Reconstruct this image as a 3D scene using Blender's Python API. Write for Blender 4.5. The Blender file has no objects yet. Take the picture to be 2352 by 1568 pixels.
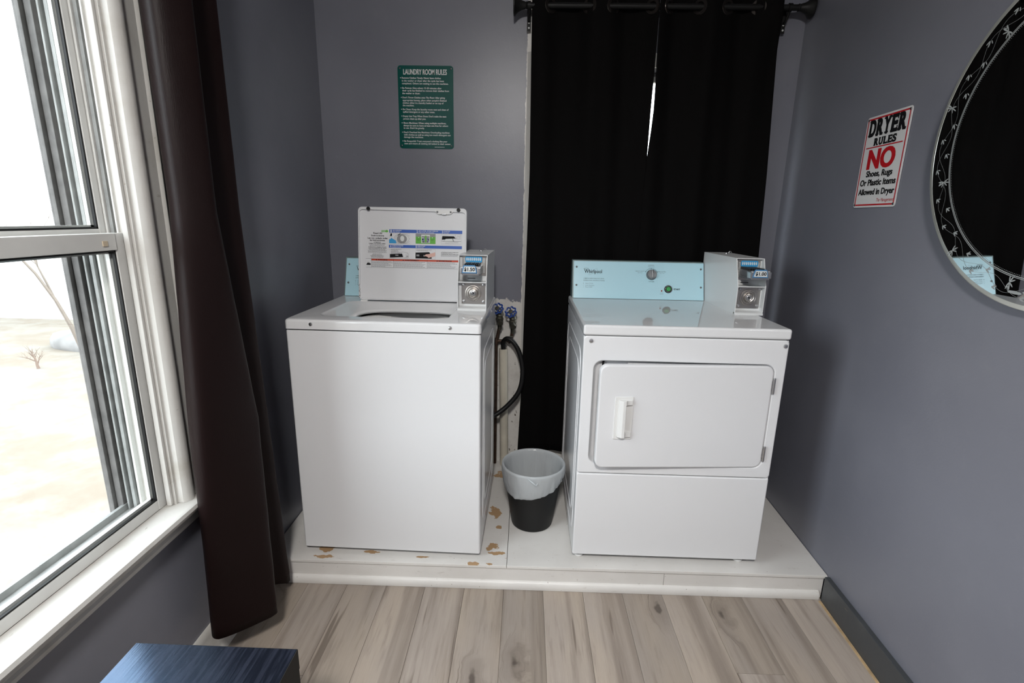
import bpy, bmesh, math, random
from mathutils import Vector, Matrix
random.seed(7)
S = bpy.context.scene
COL = S.collection
PI = math.pi

# ---------------------------------------------------------------- camera
FOC = 1155.34
cam_d = bpy.data.cameras.new('camera'); cam = bpy.data.objects.new('camera', cam_d); COL.objects.link(cam)
cam_d.sensor_fit = 'HORIZONTAL'; cam_d.sensor_width = 36.0; cam_d.lens = FOC / 2352 * 36.0
cam_d.clip_start = .02; cam_d.clip_end = 300
fw = Vector((-0.02377349, 0.97077442, -0.23881343)); rt = Vector((0.999414, 0.02896276, 0.01824331)); up = Vector((-0.02462684, 0.23823978, 0.97089409))
M = Matrix((rt, up, -fw)).transposed().to_4x4(); M.translation = Vector((1.0129, -1.7387, 1.444))
cam.matrix_world = M
S.camera = cam

# ---------------------------------------------------------------- world, lights, exposure
W = bpy.data.worlds.new('overcast_sky'); S.world = W; W.use_nodes = True
bg = W.node_tree.nodes['Background']
bg.inputs[0].default_value = (.90, .955, 1.0, 1); bg.inputs[1].default_value = 4.4
S.view_settings.view_transform = 'Standard'; S.view_settings.look = 'None'
S.view_settings.exposure = 1.0; S.view_settings.gamma = 1.0; S.view_settings.use_curve_mapping = False
def portal(name, loc, rot, sx, sy):
    l = bpy.data.lights.new(name, 'AREA'); l.shape = 'RECTANGLE'; l.size = sx; l.size_y = sy
    l.cycles.is_portal = True
    o = bpy.data.objects.new(name, l); COL.objects.link(o); o.location = loc; o.rotation_euler = rot
portal('window_portal', (-.17, -1.0, 1.38), (0, math.radians(-90), 0), 1.6, 1.2)
FILL_POWER = 158
S.cycles.max_bounces = 8; S.cycles.diffuse_bounces = 3; S.cycles.glossy_bounces = 3; S.cycles.caustics_reflective = False; S.cycles.caustics_refractive = False

# ---------------------------------------------------------------- room measures
R0, RS = 2.2271, .0378          # right wall: x = R0 + RS*y
D = .873                        # back wall
PL = .105                       # platform top
CEIL = 2.72
REAR = -4.3
def rx(y): return R0 + RS * y

# ---------------------------------------------------------------- material helpers
def srgb(r, g, b):
    f = lambda c: (c / 12.92 if c <= .04045 else ((c + .055) / 1.055) ** 2.4)
    return (f(r / 255), f(g / 255), f(b / 255))
MATS = {}
def mat(name, col, rough=.5, metal=0., spec=.5, var=0., vscale=6., bump=0., bscale=200., coat=0., trans=None):
    if name in MATS: return MATS[name]
    m = bpy.data.materials.new(name); m.use_nodes = True; nt = m.node_tree; b = nt.nodes['Principled BSDF']
    b.inputs['Base Color'].default_value = (*col, 1); b.inputs['Roughness'].default_value = rough
    b.inputs['Metallic'].default_value = metal; b.inputs['Specular IOR Level'].default_value = spec
    b.inputs['Coat Weight'].default_value = coat; b.inputs['Coat Roughness'].default_value = .05
    tc = nt.nodes.new('ShaderNodeTexCoord')
    if var:
        n = nt.nodes.new('ShaderNodeTexNoise'); n.inputs['Scale'].default_value = vscale; n.inputs['Detail'].default_value = 5
        nt.links.new(tc.outputs['Object'], n.inputs['Vector'])
        r = nt.nodes.new('ShaderNodeMapRange'); r.inputs[1].default_value = .3; r.inputs[2].default_value = .7
        r.inputs[3].default_value = 1 - var; r.inputs[4].default_value = 1 + var
        nt.links.new(n.outputs['Fac'], r.inputs[0])
        h = nt.nodes.new('ShaderNodeHueSaturation'); h.inputs['Color'].default_value = (*col, 1)
        nt.links.new(r.outputs[0], h.inputs['Value']); nt.links.new(h.outputs[0], b.inputs['Base Color'])
    if bump:
        n = nt.nodes.new('ShaderNodeTexNoise'); n.inputs['Scale'].default_value = bscale; n.inputs['Detail'].default_value = 3
        nt.links.new(tc.outputs['Object'], n.inputs['Vector'])
        bp = nt.nodes.new('ShaderNodeBump'); bp.inputs['Strength'].default_value = bump; bp.inputs['Distance'].default_value = .002
        nt.links.new(n.outputs['Fac'], bp.inputs['Height']); nt.links.new(bp.outputs[0], b.inputs['Normal'])
    if trans:
        t = nt.nodes.new('ShaderNodeBsdfTranslucent'); t.inputs[0].default_value = (*trans[1], 1)
        mx = nt.nodes.new('ShaderNodeMixShader'); mx.inputs[0].default_value = trans[0]
        nt.links.new(b.outputs[0], mx.inputs[1]); nt.links.new(t.outputs[0], mx.inputs[2])
        nt.links.new(mx.outputs[0], nt.nodes['Material Output'].inputs[0])
    MATS[name] = m
    return m
class NT:
    """tiny node-graph helper"""
    def __init__(s, name):
        s.m = bpy.data.materials.new(name); s.m.use_nodes = True; s.t = s.m.node_tree; s.b = s.t.nodes['Principled BSDF']; MATS[name] = s.m
    def n(s, kind, **kw):
        x = s.t.nodes.new(kind)
        for k, v in kw.items(): setattr(x, k, v)
        return x
    def put(s, sock, v):
        if hasattr(v, 'is_output') or isinstance(v, bpy.types.NodeSocket): s.t.links.new(v, sock)
        else: sock.default_value = v
    def math(s, op, a, b=0., clamp=False):
        x = s.n('ShaderNodeMath', operation=op, use_clamp=clamp); s.put(x.inputs[0], a); s.put(x.inputs[1], b); return x.outputs[0]
    def mix(s, f, a, b):
        x = s.n('ShaderNodeMix', data_type='RGBA'); s.put(x.inputs[0], f); s.put(x.inputs[6], a); s.put(x.inputs[7], b); return x.outputs[2]
    def noise(s, vec, scale, detail=4, rough=.5, dist=0.):
        x = s.n('ShaderNodeTexNoise'); x.inputs['Scale'].default_value = scale; x.inputs['Detail'].default_value = detail
        x.inputs['Roughness'].default_value = rough; x.inputs['Distortion'].default_value = dist
        if vec is not None: s.t.links.new(vec, x.inputs['Vector'])
        return x.outputs['Fac']
    def mapping(s, vec, scale=(1, 1, 1), loc=(0, 0, 0)):
        x = s.n('ShaderNodeMapping'); x.inputs['Scale'].default_value = scale; s.put(x.inputs['Location'], loc); s.t.links.new(vec, x.inputs['Vector']); return x.outputs[0]
    def step(s, v, a, b):
        x = s.n('ShaderNodeMapRange', interpolation_type='SMOOTHSTEP'); s.put(x.inputs[0], v); x.inputs[1].default_value = a; x.inputs[2].default_value = b; return x.outputs[0]
    def bump(s, h, strength, dist):
        x = s.n('ShaderNodeBump'); x.inputs['Strength'].default_value = strength; x.inputs['Distance'].default_value = dist
        s.t.links.new(h, x.inputs['Height']); s.t.links.new(x.outputs[0], s.b.inputs['Normal'])
    def pos(s): return s.n('ShaderNodeNewGeometry').outputs['Position']

def wall_paint(name, patch=False):
    g = NT(name); p = g.pos()
    n1 = g.noise(p, 2.5, 5); n2 = g.noise(p, 30, 3)
    c = g.mix(g.step(n1, .35, .65), (.162, .166, .198, 1), (.180, .184, .216, 1))
    c = g.mix(g.math('MULTIPLY', g.step(n2, .6, .75), .12), c, (.22, .22, .24, 1))
    if patch:      # bare primer under the painted part, with a ragged brush edge; a pinkish worn spot beside the window
        sx = g.n('ShaderNodeSeparateXYZ'); g.t.links.new(p, sx.inputs[0])
        rag = g.noise(p, 22, 6, .6); rag2 = g.noise(p, 5, 2)
        zz = g.math('ADD', sx.outputs[2], g.math('ADD', g.math('MULTIPLY', g.math('SUBTRACT', rag, .5), .10), g.math('MULTIPLY', g.math('SUBTRACT', rag2, .5), .06)))
        bare = g.math('MULTIPLY', g.step(zz, 1.040, 1.034), g.math('MULTIPLY', g.step(sx.outputs[0], .70, .74), g.step(sx.outputs[0], 1.40, 1.30)))
        xx = g.math('ADD', sx.outputs[0], g.math('MULTIPLY', g.math('SUBTRACT', rag, .5), .02))
        strip = g.math('MULTIPLY', g.step(xx, .992, .995), g.step(xx, 1.2, 1.1))
        bare = g.math('MAXIMUM', bare, strip, True)
        dirt = g.step(g.noise(p, 14, 6, .65), .45, .75)
        spots = g.step(g.noise(g.mapping(p, (1, 1, .6)), 60, 3, .6), .66, .72)
        low = g.step(sx.outputs[2], .85, .55)
        white = g.mix(g.math('MULTIPLY', dirt, .45), (.62, .60, .57, 1), (.36, .33, .30, 1))
        white = g.mix(g.math('MULTIPLY', spots, low), white, (.10, .08, .065, 1))
        c = g.mix(bare, c, white)
    g.t.links.new(c, g.b.inputs['Base Color']); g.b.inputs['Roughness'].default_value = .36; g.b.inputs['Specular IOR Level'].default_value = .45
    h = g.math('ADD', g.math('MULTIPLY', g.noise(p, 170, 3), .35), g.noise(p, 9, 4))
    g.bump(h, .10, .006)
    return g.m
def plank_wood():
    g = NT('grey_laminate'); p = g.pos(); oi = g.n('ShaderNodeObjectInfo').outputs['Random']
    off = g.n('ShaderNodeCombineXYZ'); g.t.links.new(g.math('MULTIPLY', oi, 37.), off.inputs[0]); g.t.links.new(g.math('MULTIPLY', oi, 91.), off.inputs[1])
    q = g.n('ShaderNodeVectorMath', operation='ADD'); g.t.links.new(p, q.inputs[0]); g.t.links.new(off.outputs[0], q.inputs[1]); q = q.outputs[0]
    # knots
    v = g.n('ShaderNodeTexVoronoi', voronoi_dimensions='2D'); v.inputs['Scale'].default_value = 1.0; g.t.links.new(g.mapping(q, (3.6, 1.5, 0.01)), v.inputs['Vector'])
    wob = g.noise(q, 14, 3)
    kd = g.math('ADD', v.outputs['Distance'], g.math('MULTIPLY', g.math('SUBTRACT', wob, .5), .20))
    vc = g.n('ShaderNodeSeparateColor'); g.t.links.new(v.outputs['Color'], vc.inputs[0]); gate = g.step(vc.outputs[0], .60, .68)
    knot = g.math('MULTIPLY', gate, g.step(kd, .050, .015)); halo = g.math('MULTIPLY', gate, g.step(kd, .22, .03))
    bend = g.math('MULTIPLY', halo, .35)
    bv = g.n('ShaderNodeCombineXYZ'); g.t.links.new(bend, bv.inputs[0])
    q2 = g.n('ShaderNodeVectorMath', operation='ADD'); g.t.links.new(g.mapping(q, (1, .085, 1)), q2.inputs[0]); g.t.links.new(g.mapping(bv.outputs[0], (.22, 1, 1)), q2.inputs[1]); q2 = q2.outputs[0]
    big = g.noise(g.mapping(q2, (1, .55, 1)), 11, 4, .5, .4)
    mid = g.noise(q2, 46, 5, .6, .25)
    fine = g.noise(g.mapping(q, (1, .022, 1)), 420, 3, .6)
    tint = g.noise(g.mapping(q, (1, .25, 1)), 5, 3)
    c = g.mix(g.step(tint, .35, .65), (.355, .308, .270, 1), (.385, .325, .268, 1))
    c = g.mix(g.math('MULTIPLY', g.step(big, .55, .34), .80), c, (.185, .152, .128, 1))
    c = g.mix(g.math('MULTIPLY', g.step(mid, .50, .72), .50), c, (.19, .155, .13, 1))
    c = g.mix(g.math('MULTIPLY', g.step(fine, .46, .72), .30), c, (.26, .215, .18, 1))
    c = g.mix(g.math('MULTIPLY', g.step(fine, .44, .30), .22), c, (.47, .415, .365, 1))
    c = g.mix(g.math('MULTIPLY', g.step(g.noise(g.mapping(q2, (1, .7, 1)), 24, 2, .5, .2), .655, .70), .70), c, (.115, .088, .070, 1))
    c = g.mix(g.math('MULTIPLY', halo, .34), c, (.16, .128, .105, 1))
    c = g.mix(g.math('MULTIPLY', knot, .8), c, (.075, .058, .048, 1))
    hv = g.n('ShaderNodeHueSaturation'); g.t.links.new(c, hv.inputs['Color']); g.t.links.new(g.math('ADD', g.math('MULTIPLY', oi, .26), .84), hv.inputs['Value'])
    g.t.links.new(hv.outputs[0], g.b.inputs['Base Color']); g.b.inputs['Roughness'].default_value = .42; g.b.inputs['Specular IOR Level'].default_value = .35
    g.bump(g.math('ADD', fine, mid), .12, .002)
    return g.m
def platform_paint():
    g = NT('worn_white_paint'); p = g.pos(); sx = g.n('ShaderNodeSeparateXYZ'); g.t.links.new(p, sx.inputs[0])
    base = g.mix(g.step(g.noise(p, 3, 5), .35, .7), (.63, .61, .585, 1), (.73, .715, .69, 1))
    scr = g.step(g.noise(g.mapping(p, (.35, 1, 1)), 55, 5, .65), .62, .74)
    base = g.mix(g.math('MULTIPLY', scr, .35), base, (.40, .36, .32, 1))
    dots = g.step(g.noise(p, 95, 2, .5), .735, .76)
    base = g.mix(g.math('MULTIPLY', dots, .75), base, (.16, .12, .09, 1))
    rag = g.noise(p, 24, 5, .6)
    tot = None
    for (x, y, a, b) in [(.897, .361, .030, .05), (.903, .108, .026, .034), (.93, .058, .050, .013), (.838, -.010, .036, .013), (.902, -.010, .028, .010), (.221, .003, .05, .010), (.229, .05, .03, .018), (.42, .04, .05, .009), (.92, .239, .016, .016), (.963, .03, .03, .008), (.908, .70, .05, .04), (.62, .02, .03, .006)]:
        dx = g.math('DIVIDE', g.math('SUBTRACT', sx.outputs[0], x), a); dy = g.math('DIVIDE', g.math('SUBTRACT', sx.outputs[1], y), b)
        r = g.math('SQRT', g.math('ADD', g.math('MULTIPLY', dx, dx), g.math('MULTIPLY', dy, dy)))
        tot = r if tot is None else g.math('MINIMUM', tot, r)
    top = g.step(sx.outputs[2], PL - .004, PL - .001); chip = g.math('MULTIPLY', top, g.step(g.math('ADD', tot, g.math('MULTIPLY', g.math('SUBTRACT', rag, .5), 3.6)), .86, .80))
    base = g.mix(chip, base, (.40, .255, .135, 1))
    g.t.links.new(base, g.b.inputs['Base Color']); g.b.inputs['Roughness'].default_value = .42
    g.bump(g.math('SUBTRACT', g.math('ADD', g.math('MULTIPLY', g.noise(g.mapping(p, (.3, 1, 1)), 60, 5), .5), 1.), chip), .25, .002)
    return g.m
def trim_paint(name, a, b, rough=.4):
    g = NT(name); p = g.pos()
    c = g.mix(g.step(g.noise(p, 6, 6, .6), .5, .8), (*a, 1), (*b, 1))
    c = g.mix(g.math('MULTIPLY', g.step(g.noise(g.mapping(p, (1, .3, 1)), 70, 4, .6), .68, .74), .5), c, (.22, .19, .15, 1))
    g.t.links.new(c, g.b.inputs['Base Color']); g.b.inputs['Roughness'].default_value = rough
    g.bump(g.noise(g.mapping(p, (1, 1, .25)), 60, 4), .14, .003)
    return g.m
def glass_mat(name, tint, refl):
    g = NT(name); t = g.n('ShaderNodeBsdfTransparent'); t.inputs[0].default_value = (*tint, 1)
    gl = g.n('ShaderNodeBsdfGlossy'); gl.inputs['Roughness'].default_value = .02
    lw = g.n('ShaderNodeLayerWeight'); lw.inputs['Blend'].default_value = .5
    fr = g.math('ADD', .04, g.math('MULTIPLY', g.math('POWER', lw.outputs['Facing'], 5.), .9))      # Schlick reflectance of a thin pane
    mx = g.n('ShaderNodeMixShader'); g.t.links.new(g.math('MULTIPLY', fr, refl), mx.inputs[0])
    g.t.links.new(t.outputs[0], mx.inputs[1]); g.t.links.new(gl.outputs[0], mx.inputs[2])
    g.t.links.new(mx.outputs[0], g.t.nodes['Material Output'].inputs[0]); return g.m
def liner_mat():
    g = NT('liner_plastic'); p = g.pos()
    g.b.inputs['Base Color'].default_value = (.82, .86, .885, 1); g.b.inputs['Roughness'].default_value = .2; g.b.inputs['Specular IOR Level'].default_value = .6
    cr = g.math('ABSOLUTE', g.math('SUBTRACT', g.noise(g.mapping(p, (1, 1, .6)), 26, 3, .5, .6), .5)); c2 = g.math('ABSOLUTE', g.math('SUBTRACT', g.noise(g.mapping(p, (1, 1, .45)), 60, 2, .5, .4), .5)); g.bump(g.math('ADD', cr, g.math('MULTIPLY', c2, .5)), .32, .010)
    t = g.n('ShaderNodeBsdfTransparent'); tl = g.n('ShaderNodeBsdfTranslucent'); tl.inputs[0].default_value = (.74, .80, .84, 1)
    m1 = g.n('ShaderNodeMixShader'); m1.inputs[0].default_value = .35; g.t.links.new(g.b.outputs[0], m1.inputs[1]); g.t.links.new(tl.outputs[0], m1.inputs[2])
    m2 = g.n('ShaderNodeMixShader'); m2.inputs[0].default_value = .24; g.t.links.new(m1.outputs[0], m2.inputs[1]); g.t.links.new(t.outputs[0], m2.inputs[2])
    g.t.links.new(m2.outputs[0], g.t.nodes['Material Output'].inputs[0]); return g.m
def table_mat():
    g = NT('black_brown_woodgrain'); tc = g.n('ShaderNodeTexCoord').outputs['Object']
    q = g.mapping(tc, (1, .06, 1)); f = g.noise(q, 150, 3, .6, .2)
    g.t.links.new(g.mix(g.step(f, .4, .65), (.006, .007, .011, 1), (.016, .018, .027, 1)), g.b.inputs['Base Color'])
    g.b.inputs['Roughness'].default_value = .18; g.b.inputs['Specular IOR Level'].default_value = 1.0; g.b.inputs['Specular Tint'].default_value = (.32, .58, 1, 1)
    g.bump(f, .22, .001); return g.m
def brushed(name, col, rough=.3):
    g = NT(name); p = g.n('ShaderNodeTexCoord').outputs['Object']; g.b.inputs['Base Color'].default_value = (*col, 1); g.b.inputs['Metallic'].default_value = 1
    g.b.inputs['Roughness'].default_value = rough
    g.bump(g.noise(g.mapping(p, (1, 1, 14)), 120, 2), .06, .001); return g.m
def fabric(name, col, rough, spec, sheen, trans=None):
    g = NT(name); tc = g.n('ShaderNodeTexCoord').outputs['Object']
    g.b.inputs['Base Color'].default_value = (*col, 1); g.b.inputs['Roughness'].default_value = rough; g.b.inputs['Specular IOR Level'].default_value = spec
    g.b.inputs['Sheen Weight'].default_value = sheen; g.b.inputs['Sheen Roughness'].default_value = .4
    g.bump(g.math('ADD', g.noise(g.mapping(tc, (1, 1, .15)), 500, 2), g.math('MULTIPLY', g.noise(tc, 5, 3), 2.)), .15, .004)
    if trans:
        t = g.n('ShaderNodeBsdfTranslucent'); t.inputs[0].default_value = (*trans, 1); a = g.n('ShaderNodeAddShader')
        g.t.links.new(g.b.outputs[0], a.inputs[0]); g.t.links.new(t.outputs[0], a.inputs[1]); g.t.links.new(a.outputs[0], g.t.nodes['Material Output'].inputs[0])
    return g.m
def lawn_mat():
    g = NT('dry_lawn'); p = g.pos()
    c = g.mix(g.step(g.noise(p, 2.2, 6, .65), .35, .65), (.135, .112, .085, 1), (.165, .153, .130, 1))
    c = g.mix(g.step(g.noise(p, .45, 4), .55, .68), c, (.15, .145, .137, 1))
    c = g.mix(g.math('MULTIPLY', g.step(g.noise(p, 30, 4), .5, .7), .3), c, (.118, .092, .064, 1))
    g.t.links.new(c, g.b.inputs['Base Color']); g.b.inputs['Roughness'].default_value = .95; return g.m

wall_m = wall_paint('grey_blue_wall_paint'); wall_patch = wall_paint('grey_blue_wall_paint_over_primer', True)
plank_m = plank_wood(); plat_m = platform_paint()
trim_w = trim_paint('white_trim_paint', (.55, .54, .515), (.43, .41, .37))
trim_d = trim_paint('dark_grey_trim_paint', (.048, .052, .056), (.07, .075, .078))
alu = mat('white_window_frame', (.62, .62, .60), .35, var=.06, vscale=9)
alu_ext = mat('weathered_exterior_frame', (.105, .100, .097), .65, var=.25, vscale=30)
storm_m = mat('dull_storm_aluminium', (.23, .235, .23), .5, var=.2, vscale=25)
ceil_m = mat('ceiling_paint', (.70, .70, .69), .8, bump=.1)
glass = glass_mat('window_glass', (.97, .985, .985), .8)
enamel = mat('white_enamel', (.70, .705, .72), .22, spec=.5, bump=.012, bscale=420)
enamel_top = mat('polished_white_enamel', (.70, .705, .715), .03, spec=.5)
plastic_w = mat('white_plastic', (.70, .70, .69), .35)
sheet_w = mat('white_powder_coat', (.68, .69, .69), .3, bump=.05, bscale=600)
blue_panel = mat('pale_blue_panel', (.42, .66, .75), .28, spec=.5)
panel_edge = mat('grey_green_panel_edge', (.16, .22, .22), .4)
black_p = mat('black_plastic', (.010, .010, .011), .45)
black_matte = mat('black_matte', (.006, .006, .006), .8)
rubber = mat('black_rubber', (.005, .005, .0055), .5, spec=.3)
steel = brushed('stainless_steel', (.50, .47, .44), .3); chrome = mat('zinc_screw', (.55, .55, .56), .28, metal=1)
steel_dark = mat('dark_steel', (.12, .12, .125), .35, metal=1)
print_k = mat('black_print', (.007, .007, .008), .6, spec=.15); print_w = mat('white_print', (.66, .68, .67), .5); print_g = mat('grey_print', (.12, .17, .20), .5)
print_red = mat('red_print', (.42, .006, .012), .5); print_blue = mat('blue_print', (.012, .085, .40), .45); print_or = mat('orange_red_print', (.50, .05, .014), .5)
print_green = mat('green_print', (.10, .40, .03), .5); print_lblue = mat('light_blue_print', (.03, .30, .60), .4)
sticker = mat('white_sticker', (.66, .66, .66), .4); grey_pic = mat('grey_picture', (.24, .24, .245), .5); skin_pic = mat('pink_picture', (.66, .40, .34), .5)
sign_green = mat('green_sign_enamel', (.004, .080, .066), .16, spec=.4); sign_white = mat('white_sign_enamel', (.62, .62, .62), .3)
knob_m = mat('grey_knob', (.17, .18, .19), .35, metal=.4); btn_green = mat('green_button', (.02, .27, .055), .35); btn_red = mat('red_lamp', (.15, .012, .012), .3)
mirror_m = mat('mirror_silver', (.86, .87, .87), .012, metal=1); etch_m = mat('etched_frost', (.30, .32, .32), .6); rim_m = mat('mirror_bevel_edge', (.55, .56, .52), .2, metal=.55)
curtain_brown = fabric('dark_brown_satin', (.0088, .0046, .0045), .45, .12, .0, (.065, .010, .010)); curtain_black = fabric('black_blackout_cloth', (.0028, .0025, .0025), .85, .08, .0)
rod_m = mat('black_iron', (.006, .006, .006), .5, spec=.25)
pvc = mat('cream_pvc', (.52, .48, .40), .4, var=.12, vscale=8); copper = mat('tarnished_copper', (.075, .045, .032), .5, metal=.6, var=.4, vscale=30)
brass = mat('weathered_brass', (.085, .080, .062), .45, metal=.7, var=.4, vscale=40); wheel_blue = mat('blue_valve_paint', (.012, .045, .22), .35)
liner = liner_mat(); table_m = table_mat(); lawn = lawn_mat()
conc = mat('pale_concrete', (.26, .255, .25), .9, var=.12, vscale=2); stone_m = mat('grey_stone', (.15, .147, .143), .9, var=.25, vscale=5); bark = mat('bare_bark', (.14, .115, .095), .9); shrub_y = mat('dry_yellow_leaves', (.16, .14, .05), .8); shrub_b = mat('dry_brown_twigs', (.16, .115, .09), .9)
wood_tan = mat('bare_wood_strip', (.42, .30, .17), .6, var=.2, vscale=30)

# ---------------------------------------------------------------- mesh helpers
def tagset(o, label=None, cat=None, group=None, kind=None):
    if label: o['label'] = label
    if cat: o['category'] = cat
    if group: o['group'] = group
    if kind: o['kind'] = kind
    return o
def obj(name, bm, m, parent=None, angle=35, loc=None, rotz=None):
    me = bpy.data.meshes.new(name)
    bmesh.ops.recalc_face_normals(bm, faces=bm.faces[:]); bm.to_mesh(me); bm.free()
    for ml in (m if isinstance(m, (list, tuple)) else [m]): me.materials.append(ml)
    me.polygons.foreach_set('use_smooth', [True] * len(me.polygons)); me.set_sharp_from_angle(angle=math.radians(angle))
    o = bpy.data.objects.new(name, me); COL.objects.link(o)
    if angle < 100 and 6 < len(me.polygons) < 4000:
        wn = o.modifiers.new('weighted_normal', 'WEIGHTED_NORMAL'); wn.keep_sharp = True; wn.weight = 90
    if parent: o.parent = parent
    if loc is not None: o.location = loc
    if rotz is not None: o.rotation_euler = (0, 0, rotz)
    return o
def empty(name, loc=(0, 0, 0), rotz=0, label=None, cat=None, group=None):
    o = bpy.data.objects.new(name, None); COL.objects.link(o); o.location = loc; o.rotation_euler = (0, 0, rotz); o.empty_display_size = .05
    return tagset(o, label, cat, group)
def BM(): return bmesh.new()
def box(bm, lo, hi, bev=0., seg=2, mi=0):
    t = BM(); lo = Vector(lo); hi = Vector(hi)
    bmesh.ops.create_cube(t, size=1, matrix=Matrix.Translation((lo + hi) / 2) @ Matrix.Diagonal((*(hi - lo), 1)))
    if bev: bmesh.ops.bevel(t, geom=t.edges[:], offset=bev, segments=seg, affect='EDGES', profile=.5)
    return merge(bm, t, mi)
def merge(bm, t, mi=0, mx=None):
    mp = {}
    for v in t.verts: mp[v] = bm.verts.new(mx @ v.co if mx else v.co)
    out = []
    for f in t.faces:
        try:
            n = bm.faces.new([mp[v] for v in f.verts]); n.material_index = mi; out.append(n)
        except ValueError: pass
    t.free(); return out
def poly(bm, pts, mi=0):
    f = bm.faces.new([bm.verts.new(p) for p in pts]); f.material_index = mi; return f
def prism(bm, pts, d, mi=0, bev=0.):
    """closed 3D polygon pts extruded by vector d"""
    t = BM(); d = Vector(d); a = [t.verts.new(Vector(p)) for p in pts]; b = [t.verts.new(Vector(p) + d) for p in pts]; n = len(a)
    t.faces.new(a); t.faces.new(b[::-1])
    for i in range(n): t.faces.new([a[i], b[i], b[(i + 1) % n], a[(i + 1) % n]])
    if bev:
        bmesh.ops.recalc_face_normals(t, faces=t.faces[:]); bmesh.ops.bevel(t, geom=t.edges[:], offset=bev, segments=2, affect='EDGES', profile=.5)
    merge(bm, t, mi)
def frame_to(d):
    d = Vector(d).normalized(); a = Vector((0, 0, 1)) if abs(d.z) < .9 else Vector((1, 0, 0)); u = d.cross(a).normalized(); return u, d.cross(u).normalized()
def tube(bm, pts, r, n=10, mi=0, caps=True):
    pts = [Vector(p) for p in pts]; rings = []; rs = r if isinstance(r, (list, tuple)) else [r] * len(pts); u = None
    for i, p in enumerate(pts):
        d = (pts[min(i + 1, len(pts) - 1)] - pts[max(i - 1, 0)]).normalized()
        if u is None: u, w = frame_to(d)
        else:
            u = (u - d * u.dot(d)).normalized(); w = d.cross(u)
        rings.append([bm.verts.new(p + (u * math.cos(2 * PI * k / n) + w * math.sin(2 * PI * k / n)) * rs[i]) for k in range(n)])
    for a, b in zip(rings, rings[1:]):
        for k in range(n):
            f = bm.faces.new([a[k], a[(k + 1) % n], b[(k + 1) % n], b[k]]); f.material_index = mi
    if caps:
        for q in (rings[0], rings[-1]):
            f = bm.faces.new(q); f.material_index = mi
def lathe(bm, prof, n=32, o=(0, 0, 0), ax=(0, 0, 1), mi=0, capend=True):
    """prof: list of (radius, height along axis)"""
    o = Vector(o); ax = Vector(ax).normalized(); u, w = frame_to(ax); rings = []
    for r, h in prof:
        if r < 1e-6: rings.append([bm.verts.new(o + ax * h)])
        else: rings.append([bm.verts.new(o + ax * h + (u * math.cos(2 * PI * k / n) + w * math.sin(2 * PI * k / n)) * r) for k in range(n)])
    for a, b in zip(rings, rings[1:]):
        for k in range(n):
            k2 = (k + 1) % n
            if len(a) == 1 and len(b) == 1: continue
            if len(a) == 1: f = bm.faces.new([a[0], b[k], b[k2]])
            elif len(b) == 1: f = bm.faces.new([a[k], a[k2], b[0]])
            else: f = bm.faces.new([a[k], a[k2], b[k2], b[k]])
            f.material_index = mi
    if capend:
        for q in (rings[0], rings[-1]):
            if len(q) > 2: f = bm.faces.new(q); f.material_index = mi
def loops(bm, rings, close=True, mi=0):
    vs = [[bm.verts.new(p) for p in r] for r in rings]; n = len(vs[0])
    for a, b in zip(vs, vs[1:]):
        for k in range(n if close else n - 1):
            f = bm.faces.new([a[k], a[(k + 1) % n], b[(k + 1) % n], b[k]]); f.material_index = mi
    return vs
def rrect(x0, x1, y0, y1, r, n=6):
    pts = []
    for cx, cy, a0 in ((x1 - r, y1 - r, 0), (x0 + r, y1 - r, 90), (x0 + r, y0 + r, 180), (x1 - r, y0 + r, 270)):
        for i in range(n + 1):
            a = math.radians(a0 + 90 * i / n); pts.append((cx + r * math.cos(a), cy + r * math.sin(a)))
    return pts
# flat frames for print on surfaces: (origin, right, up, normal)
class Plane:
    def __init__(s, o, r, u):
        s.o = Vector(o); s.r = Vector(r).normalized(); s.u = Vector(u).normalized(); s.n = s.r.cross(s.u)
    def p(s, x, y, h=0.): return s.o + s.r * x + s.u * y + s.n * h
TXT = {}
def text_polys(body, bold=0., shear=0., res=2):
    key = (body, bold, shear, res)
    if key in TXT: return TXT[key]
    c = bpy.data.curves.new('t', 'FONT'); c.body = body; c.size = 1; c.offset = bold; c.shear = shear; c.resolution_u = res; c.fill_mode = 'FRONT'
    o = bpy.data.objects.new('t', c); COL.objects.link(o); dg = bpy.context.evaluated_depsgraph_get(); dg.update()
    me = bpy.data.meshes.new_from_object(o.evaluated_get(dg))
    v = [(q.co.x, q.co.y) for q in me.vertices]; f = [tuple(p.vertices) for p in me.polygons]
    bpy.data.objects.remove(o); bpy.data.curves.remove(c); bpy.data.meshes.remove(me)
    TXT[key] = (v, f); return v, f
CAP = max(q[1] for q in text_polys('H')[0])
def text(bm, pl, body, x0, x1, base, cap, bold=0., shear=0., h=.0006, mi=0, res=2, x=None, smear=0.):
    """letters from x0 to x1 on plane pl, standing on base, capital height cap (x = centre: keep natural width)"""
    v, f = text_polys(body, bold, shear, res)
    if not f: return
    a = min(q[0] for q in v); b = max(q[0] for q in v); sy = cap / CAP
    if x is not None: sx = sy * .92; x0 = x - (b - a) * sx / 2
    else: sx = (x1 - x0) / (b - a)
    for n, dx in enumerate((-smear, 0, smear) if smear else (0,)):
        vs = [bm.verts.new(pl.p(x0 + dx + (q[0] - a) * sx, base + q[1] * sy, h + n * .00002)) for q in v]
        for t in f:
            try: bm.faces.new([vs[i] for i in t]).material_index = mi
            except ValueError: pass
def rect(bm, pl, x0, x1, y0, y1, h=.0004, mi=0):
    poly(bm, [pl.p(x0, y0, h), pl.p(x1, y0, h), pl.p(x1, y1, h), pl.p(x0, y1, h)], mi)
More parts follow.
